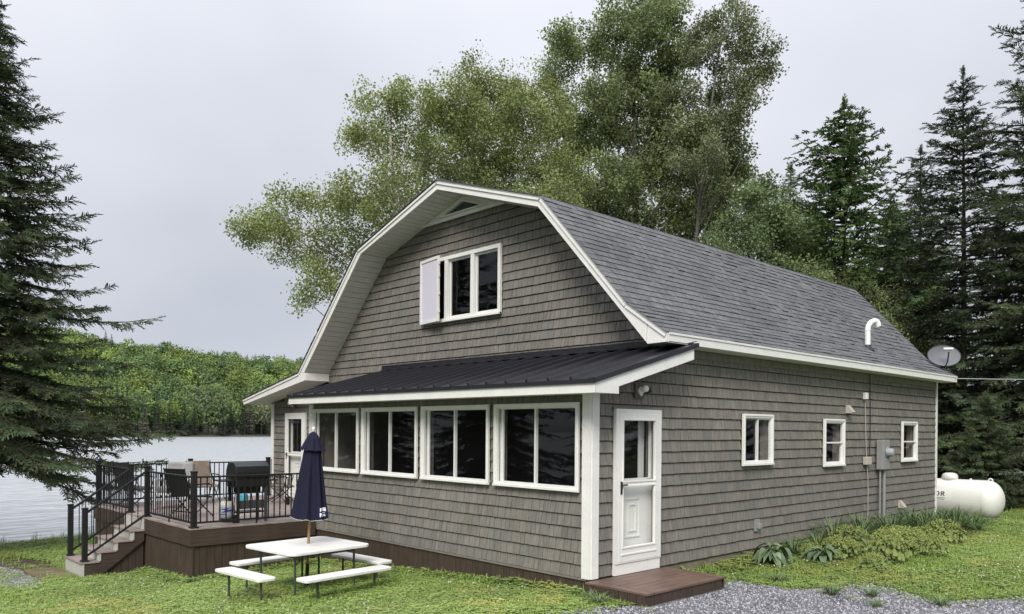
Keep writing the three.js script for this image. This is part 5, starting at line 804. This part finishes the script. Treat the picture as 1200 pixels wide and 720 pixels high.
{
  const FB = [farBroad(301, 6.2, 15), farBroad(302, 5.4, 16), farBroad(303, 7.0, 14)], FC = [farCon(311, 2.6, 17), farCon(312, 2.1, 15)], R = rng(77);
  const mk = (r, g, b) => S(lin(r, g, b), { vertexColors: true, roughness: 0.9 });
  const bm = [mk(0.17, 0.24, 0.07), mk(0.14, 0.18, 0.065), mk(0.10, 0.14, 0.06), mk(0.145, 0.165, 0.08)], cm = [mk(0.055, 0.08, 0.05), mk(0.075, 0.095, 0.06), mk(0.17, 0.165, 0.13)];
  // the first row along the water: single trees
  const words = ['pale', 'olive', 'mid green', 'yellow green'];
  for (let z = -46; z > -262; z -= 3.6 + 2.2 * R()) {
    const con = R() < 0.72, i = Math.floor(R() * 3), x = shoreX(z) - 2 - 9 * R(), k = 0.8 + 0.5 * R();
    const m = con ? new THREE.Mesh(FC[i % 2], cm[R() < 0.12 ? 2 : i % 2]) : new THREE.Mesh(FB[i], bm[1 + Math.floor(R() * 3)]);
    m.name = numbered(con ? 'shore_conifer' : 'shore_tree'); m.position.set(x, hillY(x, z) - 0.3, z); m.scale.set(k, k * (0.9 + 0.3 * R()), k); m.rotation.y = R() * 6.28; m.castShadow = m.receiveShadow = true;
    tag(m, con ? 'conifer in the first row of trees along the far shore' : 'broad leaved tree in the first row along the far shore', 'tree', con ? 'conifers along the far shore' : 'broad leaved trees along the far shore'); scene.add(m);
  }
  // the wood on the hill behind them
  const B = FB.map(() => [[], []]), Cn = FC.map(() => [[], []]);
  for (let k = 0; k < 3300; k++) {
    const z = lerp(70, -380, R()), d = 8 + 300 * Math.pow(R(), 0.9), x = shoreX(z) - d, patch = fbm(x * 0.02 + 50, z * 0.02 + 50, 19, 3), pc = clamp(0.85 - d / 80 + (patch - 0.5) * 1.5, 0.035, 0.88), con = R() < pc, s = 0.7 + 0.5 * R();
    const mt = new THREE.Matrix4().compose(V(x, hillY(x, z) - 0.3, z), new THREE.Quaternion().setFromAxisAngle(V(0, 1, 0), R() * 6.28), V(s, s * (0.85 + 0.3 * R()), s));
    if (con) { const q = Cn[Math.floor(R() * 2)]; q[0].push(mt); const t = 0.75 + 0.6 * R(), br = R() < 0.06; q[1].push(br ? new THREE.Color(2.1, 1.7, 1.7) : new THREE.Color(t, t, t * 0.95)); }
    else { const q = B[Math.floor(R() * 3)]; q[0].push(mt); const y = R(), t = 0.72 + 0.5 * R(); q[1].push(new THREE.Color(t * lerp(0.5, 1.15, y), t * lerp(0.62, 1.08, y), t * lerp(0.85, 0.85, y))); }
  }
  const geos = [...FB, ...FC], sets = [...B, ...Cn], mats = [bm[0], bm[0], bm[0], cm[0], cm[1]];
  const names = ['rounded pale broad leaved wood covering the far hill', 'mid green broad leaved wood on the far hill', 'spreading broad leaved wood on the far hillside', 'tall dark conifers mixed into the far wood', 'slim conifers scattered through the far wood'];
  geos.forEach((g, i) => copies('forest', g, mats[i], sets[i][0], sets[i][1], scene, names[i], 'forest'));
}

// ------------------------------------------------------------------ lawn blades, clover, gravel stones
function tuftGeo(seed, n, h, w, spread) {
  const R = rng(seed), P = []; for (let i = 0; i < n; i++) { const a = R() * 6.28, r = Math.sqrt(R()) * spread, o = V(Math.cos(a) * r, 0, Math.sin(a) * r), b = R() * 6.28, hh = h * (0.55 + 0.6 * R()), l = V(Math.cos(b), 0, Math.sin(b)).multiplyScalar(hh * (0.25 + 0.6 * R())), s = V(-Math.sin(b), 0, Math.cos(b)).multiplyScalar(w), m = o.clone().addScaledVector(l, 0.4).add(V(0, hh * 0.65, 0)), t = o.clone().add(l).add(V(0, hh, 0)); for (const p of [o.clone().add(s), o.clone().sub(s), m.clone().addScaledVector(s, 0.7), o.clone().sub(s), m.clone().addScaledVector(s, -0.7), m.clone().addScaledVector(s, 0.7), m.clone().addScaledVector(s, 0.7), m.clone().addScaledVector(s, -0.7), t]) P.push(p.x, p.y, p.z); }
  const g = new THREE.BufferGeometry(); g.setAttribute('position', new THREE.Float32BufferAttribute(P, 3)); g.computeVertexNormals(); return g;
}
function cloverGeo(seed) { const R = rng(seed), P = []; for (let i = 0; i < 7; i++) { const a = R() * 6.28, r = Math.sqrt(R()) * 0.06, c = V(Math.cos(a) * r, 0.025 + 0.025 * R(), Math.sin(a) * r); for (let k = 0; k < 3; k++) { const b = a + k * 2.09, d = V(Math.cos(b), 0.15 * (R() - 0.3), Math.sin(b)).multiplyScalar(0.017), s = V(-d.z, 0.1 * (R() - 0.5) * 0.02, d.x).multiplyScalar(0.75), m = c.clone().addScaledVector(d, 0.6), e = c.clone().add(d); for (const p of [c, m.clone().add(s), e, c, e, m.clone().sub(s)]) P.push(p.x, p.y, p.z); } } const g = new THREE.BufferGeometry(); g.setAttribute('position', new THREE.Float32BufferAttribute(P, 3)); g.computeVertexNormals(); return g; }
{
  const R = rng(55), blocked = (x, z) => (x > LX - 0.1 && x < -0.0 && z < -0.02 && z > -12.9) || (x > DX0 - 0.05 && x < DX1 + 0.0 && z < DZ + 0.0 && z > -2) || (x > -10.75 && x < -9.4 && z > 2.4 && z < 3.66) || (x > -0.02 && x < 1.06 && z < 0.16 && z > -1.7);
  const T = [[], []], CL = [[], []], D = [[], []];
  const col = (x, z) => { const a = fbm(x * 0.7 + 20, z * 0.7 + 20, 33, 4), b = R(); const dry = 0.7 * sstep(0.58, 0.78, fbm(x * 1.4 + 3, z * 1.4 + 60, 37, 3)); const k = (0.72 + 0.55 * b) * (0.75 + 0.5 * a); return new THREE.Color(k * lerp(0.98, 1.5, dry), k * lerp(1.0, 1.1, dry), k * lerp(0.9, 1.1, dry)); };
  const sow = (x0, x1, z0, z1, dens, sc) => { const n = Math.round((x1 - x0) * (z1 - z0) * dens); for (let i = 0; i < n; i++) {
    const x = lerp(x0, x1, R()), z = lerp(z0, z1, R()); if (blocked(x, z) || ground(x, z) < WATER + 0.06) continue;
    const grav = onGravel(x, z) || onPath(x, z); if (grav && R() > 0.10 * sstep(0.55, 0.7, fbm(x * 1.7 + 8, z * 1.7, 45, 3)) + (onGravel(x + 0.25, z - 0.25) && onGravel(x - 0.2, z - 0.2) ? 0 : 0.16)) continue; if (onSoil(x, z) && R() > 0.12) continue;
    const s = sc * (0.7 + 0.6 * R()), y = ground(x, z) - 0.004, m = new THREE.Matrix4().compose(V(x, y, z), new THREE.Quaternion().setFromAxisAngle(V(0, 1, 0), R() * 6.28), V(s, s * (0.75 + 0.5 * R()), s));
    if (R() < 0.30 + 0.5 * (fbm(x * 0.9, z * 0.9 + 9, 39, 3) - 0.4)) { CL[0].push(m); CL[1].push(col(x, z)); } else { T[0].push(m); T[1].push(col(x, z)); }
  } };
  sow(-12.5, 1.2, 0, 6.2, 560, 1); sow(0, 8, -12, -1.6, 430, 1); sow(0.5, 9, -22, -12, 150, 1.5); sow(-22, -12.5, -3, 8, 150, 1.5);
  sow(-7.2, -0.1, 0.0, 0.14, 700, 1.7); sow(-7.1, -6.95, 0.1, 2.6, 700, 1.7); sow(-9.4, -7.0, 2.5, 2.66, 700, 1.7); sow(0.02, 0.4, -7, -1.8, 260, 1.9); sow(1.04, 1.2, -1.8, 0.2, 60, 1.5); sow(-4.8, -3.0, 0.8, 3.0, 120, 1.5);
  copies('grass', tuftGeo(1, 9, 0.06, 0.0035, 0.06), S(lin(0.205, 0.295, 0.066), { roughness: 0.8 }), T[0], T[1], scene, 'short mown lawn grass around the cottage', 'grass');
  copies('clover', cloverGeo(2), S(lin(0.25, 0.33, 0.105), { roughness: 0.7 }), CL[0], CL[1], scene, 'low clover spread through the lawn', 'clover');
  { const F = []; for (let i = 0; i < 1500; i++) { const l = R() < 0.5, x = l ? lerp(-9, 0.4, R()) : lerp(0.4, 7, R()), z = l ? lerp(0.2, 5.5, R()) : lerp(-12, -2.2, R()); if (blocked(x, z) || onGravel(x, z) || onPath(x, z) || onSoil(x, z) || fbm(x * 0.8 + 70, z * 0.8, 49, 3) < 0.5) continue; const s = 0.7 + 0.6 * R(); F.push(new THREE.Matrix4().compose(V(x, ground(x, z) + 0.05 + 0.02 * R(), z), new THREE.Quaternion(), V(s, s, s))); } copies('clover_flowers', new THREE.IcosahedronGeometry(0.010, 0), S(lin(0.62, 0.60, 0.52)), F, null, scene, 'tiny pale clover blossoms dotted over the lawn', 'flowers'); }
  // reeds on the lake edge
  const RD = [[], []]; for (let i = 0; i < 160; i++) { const z = lerp(-4, 9, R()), x = -21.2 + 0.5 * R() + 0.4 * (fbm(z * 0.6, 1, 3, 2) - 0.5), s = 0.6 + 0.9 * R(); RD[0].push(new THREE.Matrix4().compose(V(x, ground(x, z) - 0.02, z), new THREE.Quaternion().setFromAxisAngle(V(0, 1, 0), R() * 6.28), V(s, s, s))); const k = 0.7 + 0.6 * R(); RD[1].push(new THREE.Color(k, k, k)); }
  copies('reeds', tuftGeo(5, 7, 0.24, 0.005, 0.08), S(lin(0.25, 0.28, 0.14)), RD[0], RD[1], scene, 'thin fringe of reeds along the near water edge', 'reeds');
  // gravel
  const stone = new THREE.IcosahedronGeometry(0.5, 0); { const p = stone.attributes.position; for (let i = 0; i < p.count; i++) { const h = 0.72 + 0.5 * hash(Math.round(p.getX(i) * 50), Math.round(p.getY(i) * 50 + p.getZ(i) * 30), 4); p.setXYZ(i, p.getX(i) * h, p.getY(i) * h * 0.7, p.getZ(i) * h); } stone.computeVertexNormals(); }
  const G = [[], []]; const put = (x, z) => { const s = 0.014 + 0.024 * R() * R() + 0.006 * R(); G[0].push(new THREE.Matrix4().compose(V(x, ground(x, z) + 0.014, z), new THREE.Quaternion().setFromEuler(new THREE.Euler(R() * 6, R() * 6, R() * 6)), V(s, s, s))); const k = 0.45 + 0.95 * R(); G[1].push(new THREE.Color(k, k * 0.99, k * 1.02)); };
  for (let i = 0; i < 46000; i++) { const x = lerp(0, 7.6, R()), z = lerp(-5, 4, R()); if (onGravel(x, z) && !blocked(x, z)) put(x, z); }
  for (let i = 0; i < 5000; i++) { const x = lerp(-13.5, -8, R()), z = lerp(3.8, 5.3, R()); if (onPath(x, z) || (R() < 0.06 && onSoil(x, z))) put(x, z); }
  copies('gravel', stone, S(lin(0.33, 0.33, 0.345), { roughness: 0.9 }), G[0], G[1], scene, 'grey crushed stone gravel of the drive', 'gravel');
}

// ------------------------------------------------------------------ planting along the long wall
function strapGeo(seed, n, L, w) { const R = rng(seed), P = []; for (let i = 0; i < n; i++) { const a = R() * 6.28, o = V(Math.cos(a) * 0.1 * R(), 0, Math.sin(a) * 0.1 * R()), d = V(Math.cos(a), 0, Math.sin(a)), s = V(-d.z, 0, d.x), l = L * (0.6 + 0.6 * R()), sp = 0.25 + 0.65 * R(), q = t => o.clone().addScaledVector(d, l * sp * t).add(V(0, l * (1.05 * t - (0.35 + 0.75 * sp) * t * t * 0.85), 0)); for (let k = 0; k < 5; k++) { const t0 = k / 5, t1 = (k + 1) / 5, w0 = w * Math.sqrt(1 - t0 * 0.96), w1 = w * Math.sqrt(Math.max(0, 1 - t1)), A = q(t0), B = q(t1), a0 = A.clone().addScaledVector(s, w0), a1 = A.clone().addScaledVector(s, -w0), b0 = B.clone().addScaledVector(s, w1), b1 = B.clone().addScaledVector(s, -w1), mA = A.clone().add(V(0, -w0 * 0.5, 0)), mB = B.clone().add(V(0, -w1 * 0.5, 0)); for (const p of [a0, mA, b0, mA, mB, b0, mA, a1, mB, a1, b1, mB]) P.push(p.x, p.y, p.z); } } const g = new THREE.BufferGeometry(); g.setAttribute('position', new THREE.Float32BufferAttribute(P, 3)); g.computeVertexNormals(); return finish(g); }
{
  const green = [S(lin(0.075, 0.125, 0.045), { roughness: 0.6 }), S(lin(0.10, 0.155, 0.055), { roughness: 0.6 }), S(lin(0.13, 0.19, 0.075), { roughness: 0.6 })], geos = [strapGeo(1, 110, 0.95, 0.013), strapGeo(2, 120, 1.05, 0.012), strapGeo(3, 80, 0.8, 0.014)], R = rng(91);
  [[0.42, -4.75, 0.62], [0.40, -6.35, 0.85], [0.55, -6.95, 0.8], [0.38, -7.6, 0.95], [0.75, -8.2, 0.85], [0.40, -8.7, 1.0], [0.75, -9.3, 1.0], [1.15, -8.9, 0.9], [0.45, -10.1, 0.95], [1.0, -10.0, 1.0], [1.45, -9.6, 0.95], [0.8, -10.8, 0.85], [1.5, -10.5, 0.8], [0.6, -5.3, 0.6], [0.75, -5.9, 0.62], [1.2, -7.4, 0.6]].forEach(([x, z, s], i) => {
    const t = thing('daylily_clump', 'clump of arching strap leaves growing along the long shake wall', 'plant', [x, ground(x, z) - 0.02, z], 'strap leaved plants along the wall'); t.rotation.y = R() * 6; t.scale.setScalar(s); stuffPart('leaves', geos[i % 3], green[i % 3 === 2 ? 2 : i % 2], t); });
  // hosta with broad drooping leaves, each leaf a part
  const leafG = (() => { const P = [], N = 6; for (let k = 0; k < N; k++) { const t0 = k / N, t1 = (k + 1) / N, W = t => 0.075 * Math.sin(Math.PI * Math.pow(t, 0.8)) + 0.004, q = t => V(0.10 + 0.26 * t, 0.20 + 0.22 * t - 0.42 * t * t, 0); const A = q(t0), B = q(t1), c = (p, w, s) => p.clone().add(V(0, w * 0.35, s * w)); const w0 = W(t0), w1 = W(t1); for (const s of [-1, 1]) for (const p of [A, c(A, w0, s), B, c(A, w0, s), c(B, w1, s), B]) P.push(p.x, p.y, p.z); } const stem = [V(0, 0, 0), V(0.1, 0.2, 0.006), V(0.1, 0.2, -0.006)]; for (const p of stem) P.push(p.x, p.y, p.z); const g = new THREE.BufferGeometry(); g.setAttribute('position', new THREE.Float32BufferAttribute(P, 3)); g.computeVertexNormals(); return finish(g); })();
  const hm = [S(lin(0.11, 0.165, 0.085), { roughness: 0.5 }), S(lin(0.085, 0.135, 0.07), { roughness: 0.5 }), S(lin(0.15, 0.21, 0.11), { roughness: 0.5 })];
  [[0.55, -3.75, 1.0, 22, 'hosta with broad drooping leaves by the concrete foundation'], [1.05, -4.5, 0.9, 16, 'small hosta beside the yellow green mounds']].forEach(([x, z, s, n, lab], q) => { const t = thing('hosta', lab, 'plant', [x, ground(x, z) - 0.02, z]); t.scale.setScalar(s); for (let i = 0; i < n; i++) { const l = mesh('leaf', leafG, hm[i % 3], t); l.rotation.set((R() - 0.5) * 0.5, i * 2.4 + q, (R() - 0.3) * 0.6); const k = 0.75 + 0.4 * R(); l.scale.set(k, k * (0.8 + 0.5 * R()), k); } });
  // lady's mantle: low yellow-green mounds
  const mound = seed => { const r = rng(seed), L = [], F = []; for (let i = 0; i < 150; i++) { const a = r() * 6.28, q = Math.sqrt(r()), c = V(Math.cos(a) * q * 0.30, 0.04 + 0.22 * Math.sqrt(1 - q * q * 0.9) * (0.45 + 0.55 * r()), Math.sin(a) * q * 0.30), n = V(c.x * 2.4 + (r() - 0.5) * 1.6, 0.6, c.z * 2.4 + (r() - 0.5) * 1.6).normalize(), g = new THREE.CircleGeometry(0.022 + 0.02 * r(), 7); const p = g.attributes.position; for (let k = 1; k < p.count; k++) p.setZ(k, 0.012 + 0.012 * (k % 2)); g.computeVertexNormals(); g.applyMatrix4(new THREE.Matrix4().makeRotationFromQuaternion(new THREE.Quaternion().setFromUnitVectors(V(0, 0, 1), n)).setPosition(c)); L.push(finish(g)); }
    for (let i = 0; i < 240; i++) { const a = r() * 6.28, q = Math.sqrt(r()), c = V(Math.cos(a) * q * 0.32, 0.10 + 0.24 * Math.sqrt(1 - q * q * 0.8) * (0.75 + 0.4 * r()), Math.sin(a) * q * 0.32); F.push(finish(new THREE.TetrahedronGeometry(0.010 + 0.010 * r()).rotateX(r() * 6).rotateY(r() * 6).translate(c.x, c.y, c.z))); } return [merge(L), merge(F)]; };
  const mo = [mound(1), mound(2), mound(3)], ml = [S(lin(0.19, 0.24, 0.075)), S(lin(0.155, 0.205, 0.07))], mf = S(lin(0.24, 0.28, 0.075));
  for (let i = 0; i < 20; i++) { const x = 0.7 + 1.25 * R() + 0.1 * (i % 3), z = -4.3 - 4.0 * (i + R()) / 20, t = thing('ladys_mantle', 'low mound of yellow green leaves and tiny flowers in the wall bed', 'plant', [x, ground(x, z) - 0.03, z], 'yellow green mounds in the wall bed'), s = 0.75 + 0.55 * R(); t.rotation.y = R() * 6; t.scale.set(s * 0.9, s * (0.8 + 0.5 * R()), s * 0.9); stuffPart('leaves', mo[i % 3][0], ml[i % 2], t); if (i % 4 !== 3) stuffPart('flowers', mo[i % 3][1], mf, t); }
  // weeds at the drive edge and along the skirts
  [[2.2, -2.3], [2.6, -2.6], [1.3, -2.6], [3.4, -2.7], [2.9, -2.0], [0.5, 0.4], [0.2, 0.25], [-1.5, 0.12], [-6.9, 2.5], [-7.4, 2.7]].forEach(([x, z]) => { const t = thing('weed', 'small ragged weed tuft at the edge of the gravel or skirting', 'plant', [x, ground(x, z), z], 'weed tufts'), s = 0.22 + 0.2 * R(); t.scale.setScalar(s); t.rotation.y = R() * 6; stuffPart('leaves', geos[2], green[2], t); });
}
renderer.render(scene, camera);
